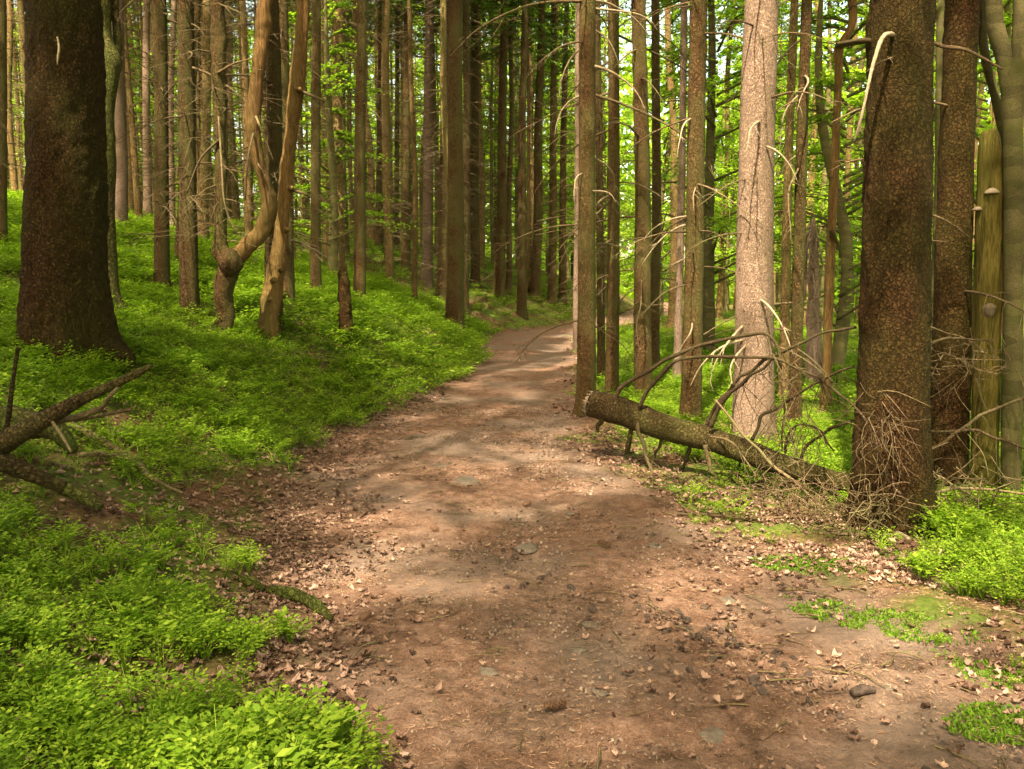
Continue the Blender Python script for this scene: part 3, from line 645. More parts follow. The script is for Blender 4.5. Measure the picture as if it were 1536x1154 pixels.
# broken end face, ragged
b = MB(); A = at(891, 606, 8.0); D = at(930, 619, lY(930))-A; D /= np.linalg.norm(D); rr = 43*8/FPX/2
U = np.cross(D, (0, 0, 1)); U /= np.linalg.norm(U); Wv = np.cross(D, U)
th = np.linspace(0, 2*np.pi, 36, endpoint=False); rings = [1.0, .92, .75, .5, .25, .02]; rs = np.random.default_rng(1); VV = []
for k, q in enumerate(rings):
    for a in th: VV.append(A+(U*math.cos(a)+Wv*math.sin(a))*rr*q*(1.02 if k == 0 else 1)-D*((.0 if k == 0 else rs.uniform(-.04, .07))))
i, j = np.meshgrid(np.arange(5), np.arange(36), indexing='ij'); a_ = i*36+j; b_ = i*36+(j+1) % 36
b.add(VV, np.stack([a_, b_, b_+36, a_+36], -1).reshape(-1, 4))
for k in range(26):
    a = rs.uniform(0, 2*np.pi); q = A+(U*math.cos(a)+Wv*math.sin(a))*rr*rs.uniform(.7, .97); b.tube([q+D*.05, q-D*rs.uniform(.01, .09)], (.014, .003), 4, 5)
link_local('broken_end', b, 'endwood', root, g)
ARCH = [
 ([(921, 606, 9), (930, 583, 9), (945, 570, 8), (973, 556, 8), (1018, 533, 7), (1091, 508, 6), (1155, 501, 6), (1164, 518, 6), (1173, 550, 5), (1176, 622, 4), (1173, 677, 3)], -.05, 'twig_dark'),
 ([(959, 612, 9), (966, 594, 8), (986, 568, 7), (1018, 542, 6), (1073, 537, 6), (1132, 536, 6), (1182, 544, 6), (1223, 565, 5), (1260, 590, 4, -.6), (1290, 622, 4, -.85), (1312, 660, 3, -.9), (1330, 713, 2, -.9)], -.1, 'twig_dark'),
 ([(1059, 640, 9), (1068, 620, 8), (1082, 599, 8), (1110, 568, 7), (1146, 542, 6), (1182, 522, 6), (1228, 504, 5), (1284, 491, 5)], .1, 'twig_dark'),
 ([(1066, 640, 9), (1074, 618, 9), (1091, 595, 8), (1128, 563, 7), (1160, 535, 6)], -.1, 'twig_dark'),
 ([(1128, 660, 8), (1138, 640, 7), (1150, 622, 6), (1182, 600, 6), (1223, 574, 5), (1282, 550, 5)], .1, 'twig_dark'),
 ([(1201, 690, 7), (1212, 670, 6), (1232, 654, 6), (1280, 630, 5)], .1, 'twig_dark'),
 ([(1178, 680, 5), (1187, 645, 5), (1210, 638, 4), (1237, 652, 4), (1251, 677, 3)], .05, 'twig_dark'),
 ([(959, 631, 8), (962, 655, 7), (966, 677, 7), (982, 713, 6), (1001, 748, 5)], -.12, 'twig'),
 ([(993, 655, 7), (985, 680, 6), (977, 700, 6), (964, 732, 5)], .05, 'twig_dark'),
 ([(1036, 668, 8), (1028, 690, 7), (1013, 724, 6)], .15, 'twig_dark'),
 ([(1057, 668, 8), (1064, 695, 7), (1082, 732, 6), (1119, 764, 5)], -.12, 'twig'),
 ([(1110, 690, 4), (1107, 715, 4), (1105, 748, 3)], .1, 'twig_dark'),
 ([(948, 640, 9), (944, 660, 10), (941, 678, 9)], -.08, 'log'),
 ([(902, 620, 8), (899, 636, 8), (897, 648, 7)], -.1, 'log'),
 ([(1073, 600, 4), (1109, 645, 4), (1155, 695, 5), (1201, 732, 5), (1242, 768, 4)], -.35, 'twig'),
 ([(1065, 655, 4), (1080, 655, 4), (1100, 665, 4), (1120, 690, 3), (1135, 715, 3)], -.25, 'twig'),
 ([(1350, 640, 6), (1394, 672, 6), (1442, 645, 6), (1474, 622, 6), (1500, 612, 6), (1545, 595, 6)], .1, 'twig'),
 ([(1350, 650, 5), (1394, 645, 5), (1447, 647, 6), (1492, 654, 5), (1545, 677, 4)], .3, 'twig'),
 ([(1350, 530, 5), (1394, 515, 5), (1428, 507, 5), (1492, 511, 3)], .1, 'twig'),
 ([(1360, 480, 3), (1392, 490, 3), (1447, 508, 3), (1480, 530, 2)], .2, 'twig'),
 ([(1350, 700, 4), (1397, 713, 4), (1438, 732, 4), (1501, 782, 3)], -.1, 'twig'),
 ([(1400, 740, 5), (1451, 732, 5), (1545, 743, 4)], .0, 'twig'),
]
for q, dy, m_ in ARCH:
    b = MB(); Pq = [at(p[0], p[1], lY(p[0])+dy+(p[3] if len(p) > 3 else 0)) for p in q]; rq = [p[2]*.8*lY(p[0])/FPX/2 for p in q]
    jr = np.random.default_rng(abs(int(q[0][1]))+len(q)); nn_ = int(len(q)*1.5)+1; Cq = spline(np.hstack([np.array(Pq), np.array(rq)[:, None]]), nn_); Cq[1:-1, :3] += jr.normal(0, .009, (nn_-2, 3)); Cq[:, 3] *= jr.uniform(.85, 1.2, nn_); Pq, rq = Cq[:, :3], Cq[:, 3]
    b.tube(Pq, rq, nn_*5, 8, rough=.25, rs=25, seed=len(q))
    C = spline(Pq, 40); rs = np.random.default_rng(abs(int(q[0][0])))
    if len(q) > 4:
        for k in range(14 if len(q) > 5 else 7):
            c = C[rs.integers(10, 39)]; L = rs.uniform(.12, .42); v = rs.normal(0, .45, 3)+np.array([.15, 0, -.55])
            b.tube([c, c+v*L*.5+rs.normal(0, .02, 3), c+v*L+np.array([.03, 0, -.05])], (.0035, .0015), 5, 4)
    link_local('branch', b, m_, root, g)
# brush: the fine dead twig tangles hanging round the log's thin end
b = MB(); rs = np.random.default_rng(77)
def tangle(b, rs, cx, cy, Yc, n, spread, Lm, down=-.7, r=.0028):
    for k in range(n):
        c = at(cx+rs.normal(0, spread[0]), cy+rs.normal(0, spread[1]), Yc+rs.normal(0, .12)); L = Lm*rs.uniform(.4, 1.2)
        v = rs.normal(0, .5, 3)+np.array([0, 0, down]); v /= np.linalg.norm(v)
        b.tube([c, c+v*L*.5+rs.normal(0, .03, 3), c+v*L+rs.normal(0, .04, 3)], (r*1.6, r*.7), 6, 3, cap0=False, cap1=False)
tangle(b, rs, 1180, 640, 6.6, 90, (22, 55), .35)
tangle(b, rs, 1175, 730, 6.6, 90, (45, 18), .3, -.3)
tangle(b, rs, 1322, 640, 5.4, 55, (16, 35), .3)
tangle(b, rs, 1215, 750, 6.0, 120, (38, 20), .3, -.2)
tangle(b, rs, 1450, 540, 6.3, 60, (35, 20), .3, -.2)
tangle(b, rs, 1440, 735, 6.0, 90, (45, 22), .35, -.1)
tangle(b, rs, 1300, 765, 5.4, 90, (40, 15), .28, -.15)
o = link_local('fine_twigs', b, 'twig', root, g); o['kind'] = 'stuff'

FB = 'fallen branches on the left bank'
# ------------------------------------------------------------------ sticks, logs, stones, cones
def on_ground(q, lift=0):
    out = []
    for p in q:
        G = gnd(p[0], p[1]); Yq = G[1]
        if len(p) > 3: Yq = p[3]; G = at(p[0], p[1], Yq)
        G[2] += lift+(p[2]*Yq/FPX/2*.7 if len(p) <= 3 else 0); out.append(G)
    return np.array(out)
def stick(name, label, cat, q, m_, group=None, seg=8, rough=.12, side=0):
    P = on_ground(q, .06 if group == FB else .015); r = [p[2]*P[k][1]/FPX/2 for k, p in enumerate(q)]
    b = MB(); b.tube(P, r, max(10, len(q)*8), seg, rough=rough, rs=16, seed=int(q[0][0])+1)
    rs = np.random.default_rng(abs(int(q[0][0]))+3); C = spline(P, 30)
    for k in range(side):
        c = C[rs.integers(4, 28)]; v = rs.normal(0, 1, 3); v[2] = abs(v[2])*.4; L = rs.uniform(.08, .25)
        b.tube([c, c+v*L*.5, c+v*L], (max(min(r)*.6, .002), .0015), 5, 4)
    me = b.mesh(name, M[m_]); c = P[0]; me.transform(Matrix.Translation(-Vector(c))); o = ob(name, me, None, c)
    return tag(o, label, cat, group)
Ya = gnd(60, 730)[1]-.1; print('PILE', gnd(60, 730), gnd(60, 700), gnd(180, 830))
stick('fallen_branch', 'thick mossy broken branch slanting up to the right over the pile on the left bank', 'branch', [(-60, 705, 42, Ya), (0, 682, 36, Ya), (50, 656, 28, Ya), (114, 620, 20, Ya+.05), (182, 588, 13, Ya+.1), (212, 573, 12, Ya+.15), (229, 564, 5, Ya+.15)], 'log', FB, 18, .12)
stick('fallen_branch', 'short forked side limb under the thick slanting branch', 'branch', [(80, 650, 9, Ya+.1), (120, 640, 9, Ya+.1), (152, 628, 8, Ya+.1), (165, 612, 7, Ya), (178, 598, 5, Ya)], 'twig', FB, 8)
stick('fallen_branch', 'short grey stick pointing right from the pile on the left bank', 'branch', [(100, 648, 4, Ya+.15), (150, 640, 5, Ya+.2), (200, 629, 5, Ya+.25)], 'twig', FB, 8, .2, 2)
stick('fallen_branch', 'upright thin mossy stick at the left edge above the pile', 'branch', [(10, 665, 9, Ya+.1), (14, 640, 8, Ya+.1), (20, 590, 7, Ya+.1), (28, 538, 6, Ya+.1)], 'log', FB, 8)
stick('fallen_log', 'dark rounded log end reaching in from the left edge below the slanting branch', 'log', [(-40, 700, 28, Ya-.5), (0, 712, 27, Ya-.5), (46, 728, 24, Ya-.45), (98, 750, 19, Ya-.4)], 'log', FB, 20, .06)
stick('mossy_log', 'moss covered rotten log end sunk in the bank beside the dark log', 'log', [(95, 757, 22), (125, 768, 24), (152, 782, 14)], 'moss_bark', FB, 16, .2)
stick('rotten_log', 'yellowish mossy rotten wood under the thick slanting branch', 'log', [(-10, 640, 44, Ya+.35), (40, 650, 40, Ya+.35), (85, 662, 30, Ya+.3), (110, 690, 16, Ya+.2)], 'moss_bark', FB, 18, .3)
stick('fallen_branch', 'long brown branch running down the bank from the pile towards the path', 'branch', [(95, 648, 9), (140, 672, 12), (182, 697, 12), (210, 716, 12), (223, 730, 9), (250, 745, 7), (275, 757, 5)], 'twig', FB, 10, .15, 3)
stick('fallen_branch', 'short bent branch lying across the long brown one', 'branch', [(120, 700, 7), (155, 698, 9), (200, 706, 5)], 'twig', FB, 8, .15, 2)
stick('fallen_branch', 'curved branch lying between the bilberries below the log end', 'branch', [(88, 796, 7), (130, 812, 8), (170, 826, 9), (205, 844, 9), (256, 856, 5)], 'twig', FB, 10, .15, 4)
stick('fallen_branch', 'thin straight stick left of the curved branch near the left edge', 'branch', [(0, 790, 4), (60, 792, 4), (120, 800, 3)], 'twig', FB, 6, .1, 2)
stick('fallen_branch', 'twig propped against the slanting branch on the pile', 'branch', [(80, 650, 5, Ya-.05), (95, 672, 5, Ya-.15), (108, 695, 4, Ya-.25)], 'twig', FB, 6)
stick('mossy_root', 'bright green mossy root ridge at the left edge of the path', 'root', [(404, 893, 14), (430, 902, 20), (455, 908, 20), (478, 922, 18), (496, 937, 10)], 'moss_bark', None, 14, .35)
stick('mossy_root', 'dark green mossy root lump among the leaves above the bright one', 'root', [(360, 876, 10), (378, 884, 17), (396, 893, 8)], 'moss_bark', None, 12, .35)
RB = 'sticks on the ground at the right of the path'
stick('fallen_branch', 'long thin reddish stick lying under the fallen log', 'branch', [(1002, 776, 4), (1060, 778, 6), (1120, 783, 6), (1180, 781, 4)], 'twig', RB, 8, .15, 3)
stick('fallen_branch', 'straight pale stick at the foot of the massive right trunk', 'branch', [(1228, 806, 4), (1330, 809, 6), (1442, 806, 6)], 'twig', RB, 8, .08, 2)
stick('fallen_branch', 'bent pale branch curving over the straight stick by the massive right trunk', 'branch', [(1268, 786, 5), (1300, 786, 7), (1330, 798, 7), (1364, 815, 8)], 'twig_pale', RB, 8, .15, 1)
stick('fallen_branch', 'short branch crossing under the bent pale one', 'branch', [(1300, 795, 6), (1325, 812, 6), (1350, 830, 5)], 'twig', RB, 8)
stick('fallen_branch', 'thin twig lying on the path edge left of the moss patch', 'branch', [(1178, 891, 5), (1210, 893, 3), (1265, 905, 3)], 'twig', RB, 6, .2, 3)
stick('fallen_branch', 'slender stick behind the bilberry bush on the right', 'branch', [(1380, 820, 4), (1420, 835, 4), (1470, 850, 4)], 'twig', RB, 6, .2, 2)
stick('fallen_branch', 'small pale stick standing out of the litter left of the right bush', 'branch', [(1398, 862, 4), (1404, 848, 4, gnd(1398, 862)[1]), (1412, 828, 3, gnd(1398, 862)[1])], 'twig_pale', RB, 6)
stick('fallen_branch', 'thin stick on the path near the end of the moss patch, bottom right', 'branch', [(1060, 990, 2), (1085, 991, 3), (1108, 990, 2)], 'twig', RB, 6)
def stone(px, py, w, label, seed):
    g = gnd(px, py); r = w*g[1]/FPX/2; rs = np.random.default_rng(seed)
    u = np.linspace(0, np.pi, 9); v = np.linspace(0, 2*np.pi, 16, endpoint=False); U_, V_ = np.meshgrid(u, v, indexing='ij')
    P = np.stack([np.sin(U_)*np.cos(V_), np.sin(U_)*np.sin(V_)*.8, np.cos(U_)*.26], -1)
    P *= (1+.3*vn(P[..., 0]*1.6+seed, P[..., 1]*1.6, P[..., 2]*3, seed)+.1*vn(P[..., 0]*5, P[..., 1]*5+seed, 0, seed))[..., None]
    i, j = np.meshgrid(np.arange(8), np.arange(16), indexing='ij'); a = i*16+j; b2 = i*16+(j+1) % 16
    o = ob('stone', mesh('stone', (P*r).reshape(-1, 3), np.stack([a, a+16, b2+16, b2], -1).reshape(-1, 4), None, M['stone'], True), None, g-np.array([0, 0, r*.11])); o.rotation_euler = (rs.normal(0, .08), rs.normal(0, .08), rs.uniform(0, 3))
    return tag(o, label, 'stone', 'stones set in the path')
for k, (px, py, w, lb) in enumerate([(732, 1007, 30, 'flat grey stone lying in the sunny patch low in the path'), (625, 655, 26, 'pale stone on the left path edge beyond the leaf drift'), (885, 937, 30, 'flat worn stone in the centre of the path below the bright patch'),
        (868, 975, 26, 'small flat stone just below the worn one in mid path'), (985, 820, 28, 'pale smooth stone in the path left of the twig litter'), (900, 1037, 30, 'oval grey stone low in the middle of the path'),
        (1095, 900, 36, 'long thin slab at the right side of the path'), (1070, 1105, 60, 'broad half buried slab at the bottom of the path'), (1508, 1062, 22, 'round grey stone beside moss at the bottom right'), (955, 1098, 20, 'small stone left of the broad half buried slab'),
        (700, 722, 60, 'long rock ledge crossing the path at mid distance'), (660, 700, 30, 'stone just above the long rock ledge'), (790, 822, 46, 'flat mossy slab in the middle of the path'), (600, 740, 22, 'small stone on the left path side below the ledge'),
        (855, 770, 16, 'small dark stone in mid path, upper one of two'), (888, 833, 18, 'dark knobbly lump on the path, lower one of two'), (1333, 1035, 22, 'grey stone right of the churned mud'), (620, 1135, 22, 'greenish flat stone at the bottom left of the path')]):
    stone(px, py, w, lb, 40+k)
def cone(px, py, label, az, m_='cone'):
    g = gnd(px, py); b = MB(); L, r = .085, .017
    ns = 80
    for k in range(ns):
        t = k/ns; a = k*2.399963; rr = r*math.sin(math.pi*(.08+.88*t))**.6
        c = np.array([t*L, math.cos(a)*rr, math.sin(a)*rr]); n_ = np.array([.6, math.cos(a), math.sin(a)]); n_ /= np.linalg.norm(n_)
        s_ = np.array([0, -math.sin(a), math.cos(a)])
        b.add([c-s_*.006-n_*.004, c+s_*.006-n_*.004, c+s_*.004+n_*.007, c-s_*.004+n_*.007], [[0, 1, 2, 3]])
    b.tube([(0, 0, 0), (L*.5, 0, 0), (L, 0, 0)], (r*.75, r*.45), 6, 8)
    o = ob('spruce_cone', b.mesh('spruce_cone', M[m_], False), None, g+np.array([0, 0, .016])); o.rotation_euler.z = az
    return tag(o, label, 'cone', 'spruce cones lying on the path')
cone(541, 936, 'brown spruce cone among leaves near the mossy root', 1.2); cone(817, 1068, 'reddish spruce cone low in the centre left of the path', .3)
cone(655, 800, 'dark spruce cone at the left side of the path', 2.0); cone(785, 762, 'small spruce cone at mid path near the bright streak', .9)
cone(915, 823, 'spruce cone right of the dark lump', 2.5)
stick('mud_clod', 'dark dirt clod like a broken branch stub in the churned mud', 'clod', [(1278, 1050, 12), (1295, 1048, 16), (1312, 1044, 9)], 'mud', None, 10, .3)

# ------------------------------------------------------------------ ground cover
def sprig(seed, twigs, leaves, h, leaf, spread):
    rs = np.random.default_rng(seed); LC, LA, LB = [], [], []; st = MB()
    for k in range(twigs):
        a = rs.uniform(0, 2*np.pi); q_ = rs.uniform(.25, 1)**.6; top = np.array([math.cos(a)*spread*q_, math.sin(a)*spread*q_, h*rs.uniform(.6, 1.1)*(1.1-.4*q_)])
        mid = top*np.array([.3, .3, .72]); C = spline([np.zeros(3), mid, top], 12)
        st.tube([C[0], C[6], C[11]], (.0022, .001), 3, 3, cap0=False, cap1=False)
        for s in range(leaves):
            t = rs.uniform(.35, 1.0)**.7; c = C[int(t*11)]; d = np.array([top[0], top[1], .1*h]); d /= np.linalg.norm(d)+1e-6
            s_ = np.array([-d[1], d[0], 0])*(1 if s % 2 else -1)
            e = rs.uniform(.2, 1.0)*spread*.55*(1.2-t*.7)
            ax = d*rs.uniform(.2, .9)+s_*rs.uniform(.5, 1)+np.array([0, 0, rs.normal(.05, .15)]); ax /= np.linalg.norm(ax)
            pos = c+ax*e+np.array([0, 0, rs.normal(0, .012)]); nn = rs.normal(0, .28, 3)+np.array([0, 0, 1]); bb = np.cross(ax, nn); bb /= np.linalg.norm(bb)
            l_ = leaf*rs.uniform(.6, 1.15); LC.append(pos); LA.append(ax*l_*.5); LB.append(bb*l_*.28)
    P, q = rquads(np.array(LC), np.array(LA), np.array(LB))
    SV = np.vstack(st.V); SQ = np.vstack(st.Q)
    return np.vstack([P, SV]), np.vstack([q, SQ+len(P)])
def scatter(name, tmpl, pts, sc, rs, tiltmax=.25):
    VV, QQ, n0 = [], [], 0; which = rs.integers(0, len(tmpl), len(pts))
    for k, (tv, tq) in enumerate(tmpl):
        m_ = which == k; p = pts[m_]; n = len(p)
        if not n: continue
        a = rs.uniform(0, 2*np.pi, n); ca, sa = np.cos(a), np.sin(a); s = sc[m_]
        x = (tv[None, :, 0]*ca[:, None]-tv[None, :, 1]*sa[:, None])*s[:, None]; y = (tv[None, :, 0]*sa[:, None]+tv[None, :, 1]*ca[:, None])*s[:, None]; z = tv[None, :, 2]*s[:, None]
        tx, ty = rs.normal(0, tiltmax, (2, n)); x = x+z*tx[:, None]; y = y+z*ty[:, None]
        VV.append((np.stack([x, y, z], -1)+p[:, None]).reshape(-1, 3)); QQ.append((tq[None]+(np.arange(n)*len(tv))[:, None, None]+n0).reshape(-1, 4)); n0 += n*len(tv)
    return np.vstack(VV), np.vstack(QQ)
PILE = gnd(90, 700)
CLEAR = [(*gnd(455, 915)[:2], .22, .22), (*gnd(180, 840)[:2], .5, .22), (*gnd(220, 745)[:2], .45, .3), (*gnd(60, 745)[:2], .45, .3), (*gnd(150, 800)[:2], .5, .2)]
def cover_density(x, y):
    """0..1: how thickly bilberry grows here"""
    sl_, sr = e_l(y)-x, x-e_r(y)
    p = fbm(x*.55, y*.55, 0, 51, 4); p2 = fbm(x*1.7, y*1.7, 0, 61, 3)
    wide = np.interp(y, [2, 3.2, 4.2, 5.5, 8, 11, 14], [.10, .14, .38, .5, .2, .05, -.05])
    L = np.clip((sl_-wide+.45*p2)/.35, 0, 1)*np.clip(.75+.7*p+1.1*vn(x*2.6, y*2.6, 0, 66), .04, 1)
    # barer ground round the branch pile
    L = np.maximum(L, np.clip((sl_-wide+.3*p2)/.4, 0, 1)*np.clip((y-5.5)/2, 0, 1)*np.clip(.9+.5*p, 0, 1))
    L = L*(1-.7*np.exp(-((x-PILE[0]-.1)/.5)**2-((y-PILE[1]+.5)/.5)**2))
    L = L*(1-.5*np.exp(-((x+1.9)/.4)**2-((y-4.6)/.3)**2))
    for (cx_, cy_, rx_, ry_) in CLEAR: L = L*(1-.72*np.exp(-((x-cx_)/rx_)**2-((y-cy_)/ry_)**2))
    Rr = np.clip((sr-np.interp(y, [2, 4.6, 5.5, 7, 9, 14], [.95, 1.25, 1.5, .95, .35, .15])+.3*p2)/.5, 0, 1)*np.clip(.55+.8*p+.5*p2, 0, 1)
    Rr = np.maximum(Rr, np.where((sr > .2) & (y < 9), .3*np.clip(vn(x*2.7, y*2.7, 0, 67)*1.6-.7+.6*p2, 0, 1), 0))
    return np.where(sl_ > 0, L, np.where(sr > 0, Rr, 0))
def sample(n, x0, x1, y0, y1, rs, dens=cover_density, frustum=True):
    x, y = rs.uniform(x0, x1, n), rs.uniform(y0, y1, n)
    k = (rs.random(n) < dens(x, y))
    if frustum: k &= (np.abs(x) < y*.66+.7)
    x, y = x[k], y[k]; return np.stack([x, y, T(x, y)], -1)
rs = np.random.default_rng(5)
near_t = [sprig(700+i, 8, 15, .17, .023, .13) for i in range(9)]+[sprig(790, 5, 9, .20, .045, .12)]
mid_t = [sprig(720+i, 7, 12, .18, .032, .17) for i in range(8)]
far_t = [sprig(740+i, 8, 11, .17, .044, .27) for i in range(6)]
BV, BQ, n0 = [], [], 0
for (tm, n, x0, x1, y0, y1) in [(near_t, 6500, -4.2, 4.2, 1.7, 5.2), (mid_t, 13000, -8, 8, 5.2, 11), (far_t, 15000, -16, 14, 11, 24), (far_t, 8000, -26, 26, 24, 42)]:
    p = sample(n, x0, x1, y0, y1, rs)
    v, q = scatter('c', tm, p, rs.uniform(.6, 1.15, len(p))*(1 if y1 < 24 else 1.35), rs, .12); BV.append(v); BQ.append(q+n0); n0 += len(v)
tag(ob('bilberry_undergrowth', mesh('bilberry_undergrowth', np.vstack(BV), np.vstack(BQ), None, M['bilberry'], False)), 'bright green bilberry undergrowth carpeting the forest floor', kind='stuff')
# small seedlings along the right verge
sd = lambda x, y: np.where((x-e_r(y) > -.1) & (x-e_r(y) < 1.5), .5*np.clip(fbm(x*2.2, y*2.2, 0, 97, 3)*2+.1, 0, 1), 0)
p = sample(4200, .5, 5, 2.6, 8, rs, sd); v, q = scatter('s', near_t, p, rs.uniform(.22, .5, len(p)), rs, .15)
tag(ob('verge_seedlings', mesh('verge_seedlings', v, q, None, M['bilberry'], False)), 'scattered small green seedlings in the litter of the right verge', kind='stuff')
# single bushes
def bush(px, py, r, n, label, seed, h=1.0):
    g = gnd(px, py); rs = np.random.default_rng(seed); a = rs.uniform(0, 2*np.pi, n); d = r*np.sqrt(rs.random(n))
    x, y = np.cos(a)*d, np.sin(a)*d; kk = fbm((g[0]+x)*3, (g[1]+y)*3, 0, seed+3, 3) > -.5+.9*(d/r)**2; x, y, d = x[kk], y[kk], d[kk]; n = len(x); z = T(g[0]+x, g[1]+y)-g[2]
    v, q = scatter('b', near_t, np.stack([x, y, z], -1), rs.uniform(.8, 1.2, n)*h*(1.2-.75*(d/r)**2), rs, .15)
    o = empty('bilberry_bush', g, label, 'bush', 'bilberry bushes by the path')
    ob('foliage', mesh('foliage', v, q, None, M['bilberry'], False), o)
bush(395, 1190, .38, 85, 'bilberry bush overhanging the bottom left of the path', 1, 1.25)
bush(1490, 880, .62, 200, 'dense bilberry bush right of the leaf litter, in front of the dark trunks', 2, .85)
bush(1430, 812, .22, 26, 'small green shoot at the foot of the massive right trunk', 3, 1.3)
bush(540, 492, .2, 16, 'pale leafy shoot at the foot of the trunk right of the stump', 4, 1.6)
bush(432, 965, .05, 4, 'low pale leafed seedling at the left path edge below the mossy root', 5, .9)
bush(100, 560, .7, 120, 'tuft of bilberries at the foot of the massive left trunk', 6, 1.3)
# leaf litter
def leaf_t(seed, L=.052):
    rs = np.random.default_rng(seed); n = 7; V_, Q_ = [], []
    cu, tw, bend = rs.uniform(-1.2, 1.8), rs.normal(0, .8), rs.normal(0, .15)
    for k in range(n):
        t = k/(n-1); z = cu*L*(t-.5)**2+.003; fold = rs.uniform(.0, .35)
        for s in (-1, 0, 1):
            w = L*.34*(math.sin(math.pi*(.04+.92*t))**.7)*rs.uniform(.6, 1.25)
            V_.append([(t-.5)*L, s*w+bend*L*(t-.5)**2*4, z+abs(s)*L*fold+tw*s*w*(t-.5)])
    for k in range(n-1):
        for s in (0, 1): a = k*3+s; Q_.append([a, a+1, a+4, a+3])
    return np.array(V_), np.array(Q_)
lt = [leaf_t(800+i) for i in range(24)]
def litter_density(x, y):
    sl_, sr = e_l(y)-x, x-e_r(y); p2 = fbm(x*2.2, y*2.2, 0, 71, 3)
    wl = np.interp(y, [2, 3.2, 4.3, 6, 9, 14], [.15, .28, .45, .5, .35, .1])
    Lf = np.exp(-((sl_-.12)/wl)**2)*np.clip(.75+p2, 0, 1)
    Lf = Lf*.9+np.clip(sl_, 0, 1)*.25
    Rt = np.where(sr > -.25, np.exp(-((sr-.5)/.75)**2)*np.clip(.5+p2, 0, 1), 0)
    mid_ = .03*np.clip(.1+2*p2, 0, 1)+.12*np.exp(-((x-.95)/.45)**2)*np.exp(-((y-3.4)/1.0)**2)
    return np.clip(np.maximum(np.maximum(Lf, Rt), mid_), 0, 1)
V_, Q_, n0 = [], [], 0
for (n, x0, x1, y0, y1, s0) in [(42000, -4, 4, 1.8, 6, .8), (45000, -6, 6, 6, 12, .95), (12000, -9, 9, 12, 26, 1.5)]:
    p = sample(n, x0, x1, y0, y1, rs, litter_density); p[:, 2] += .008
    v, q = scatter('l', lt, p, rs.uniform(.35, 1.2, len(p))*s0, rs, .35); V_.append(v); Q_.append(q+n0); n0 += len(v)
tag(ob('leaf_litter', mesh('leaf_litter', np.vstack(V_), np.vstack(Q_), None, M['litter'], False)), 'dry pinkish brown beech leaves drifted along the path edges', kind='stuff')
nl = []
for i in range(6):
    a = rng.normal(0, .25); nl.append((np.array([[-.009, -.0009, .003], [.009, -.0009+.002*a, .003], [.009, .0009+.002*a, .004], [-.009, .0009, .003]]), np.array([[0, 1, 2, 3]])))
p = sample(110000, -2.5, 3, 2.2, 7.5, rs, lambda x, y: np.where((e_l(y)-x < .3) & (x-e_r(y) < .8), .35+.6*fbm(x*1.4, y*1.4, 0, 81, 3), 0)); p[:, 2] += .004
v, q = scatter('n', nl, p, rs.uniform(.6, 1.5, len(p)), rs, .4)
tag(ob('needle_litter', mesh('needle_litter', v, q, None, M['needlelitter'], False)), 'fallen reddish spruce needles strewn over the path', kind='stuff')
def peb(seed):
    r2 = np.random.default_rng(seed); u = np.array([[1, 0, 0], [.7, .7, 0], [0, 1, 0], [-.7, .7, 0], [-1, 0, 0], [-.7, -.7, 0], [0, -1, 0], [.7, -.7, 0]])*r2.uniform(.6, 1.2, (8, 1))
    up = u*.62+np.array([0, 0, r2.uniform(.35, .7)])+r2.normal(0, .06, (8, 3)); V_ = np.vstack([u-np.array([0, 0, .3]), up])*.006
    Q_ = [[i, (i+1) % 8, 8+(i+1) % 8, 8+i] for i in range(8)]+[[8, 9, 10, 11], [8, 11, 12, 15], [12, 13, 14, 15]]
    return V_, np.array(Q_)
pb = [peb(960+i) for i in range(8)]
V_, Q_, n0 = [], [], 0
pd = lambda x, y: np.where((e_l(y)-x < .35) & (x-e_r(y) < .7), np.clip(.35+.8*fbm(x*1.8, y*1.8, 0, 85, 3), .04, 1), 0)
for (n, x0, x1, y0, y1, s0) in [(40000, -2, 3, 2.1, 5, .8), (45000, -3, 3, 5, 11, 1.3)]:
    p = sample(n, x0, x1, y0, y1, rs, pd); v, q = scatter('g', pb, p, rs.uniform(.3, 1.0, len(p))**2*3.2*s0*.55+.15, rs, .3); V_.append(v); Q_.append(q+n0); n0 += len(v)
M['gravel'] = leafmat('path_grit', (.05, .033, .022), (.14, .095, .065), (.25, .19, .14), .0, .8)
tag(ob('path_grit', mesh('path_grit', np.vstack(V_), np.vstack(Q_), None, M['gravel'], False)), 'small stones, bark crumbs and grit on the trodden path', kind='stuff')
md = lambda x, y: np.exp(-(((x-1.25)-(3.4-y)*.9)/.3)**2)*np.exp(-((y-3.4)/.9)**2)*np.clip(.4+fbm(x*4, y*4, 0, 95, 3)*1.5, 0, 1)
p = sample(9000, -.5, 3, 2.2, 6, rs, md); v, q = scatter('m', pb, p, rs.uniform(.5, 1.6, len(p))**2*1.8, rs, .5)
tag(ob('churned_mud', mesh('churned_mud', v, q, None, M['mud'], False)), 'dark crumbs of churned mud at the right of the path', kind='stuff')
# twig bits
tb = []
for i in range(6):
    r2 = np.random.default_rng(900+i); b = MB(); b.tube([(-.06, 0, .006), (0, r2.normal(0, .01), .01), (.06, r2.normal(0, .015), .005)], (.0035, .0018), 6, 4); tb.append((np.vstack(b.V), np.vstack(b.Q)))
p = sample(3000, -3, 4, 2.2, 12, rs, lambda x, y: np.where((e_l(y)-x < 1) & (x-e_r(y) < 2), .6, 0)); p[:, 2] += .004
v, q = scatter('n', tb, p, rs.uniform(.4, 1.4, len(p)), rs, .1)
tag(ob('twig_litter', mesh('twig_litter', v, q, None, M['twig'], True)), 'small broken twigs lying over path and litter', kind='stuff')
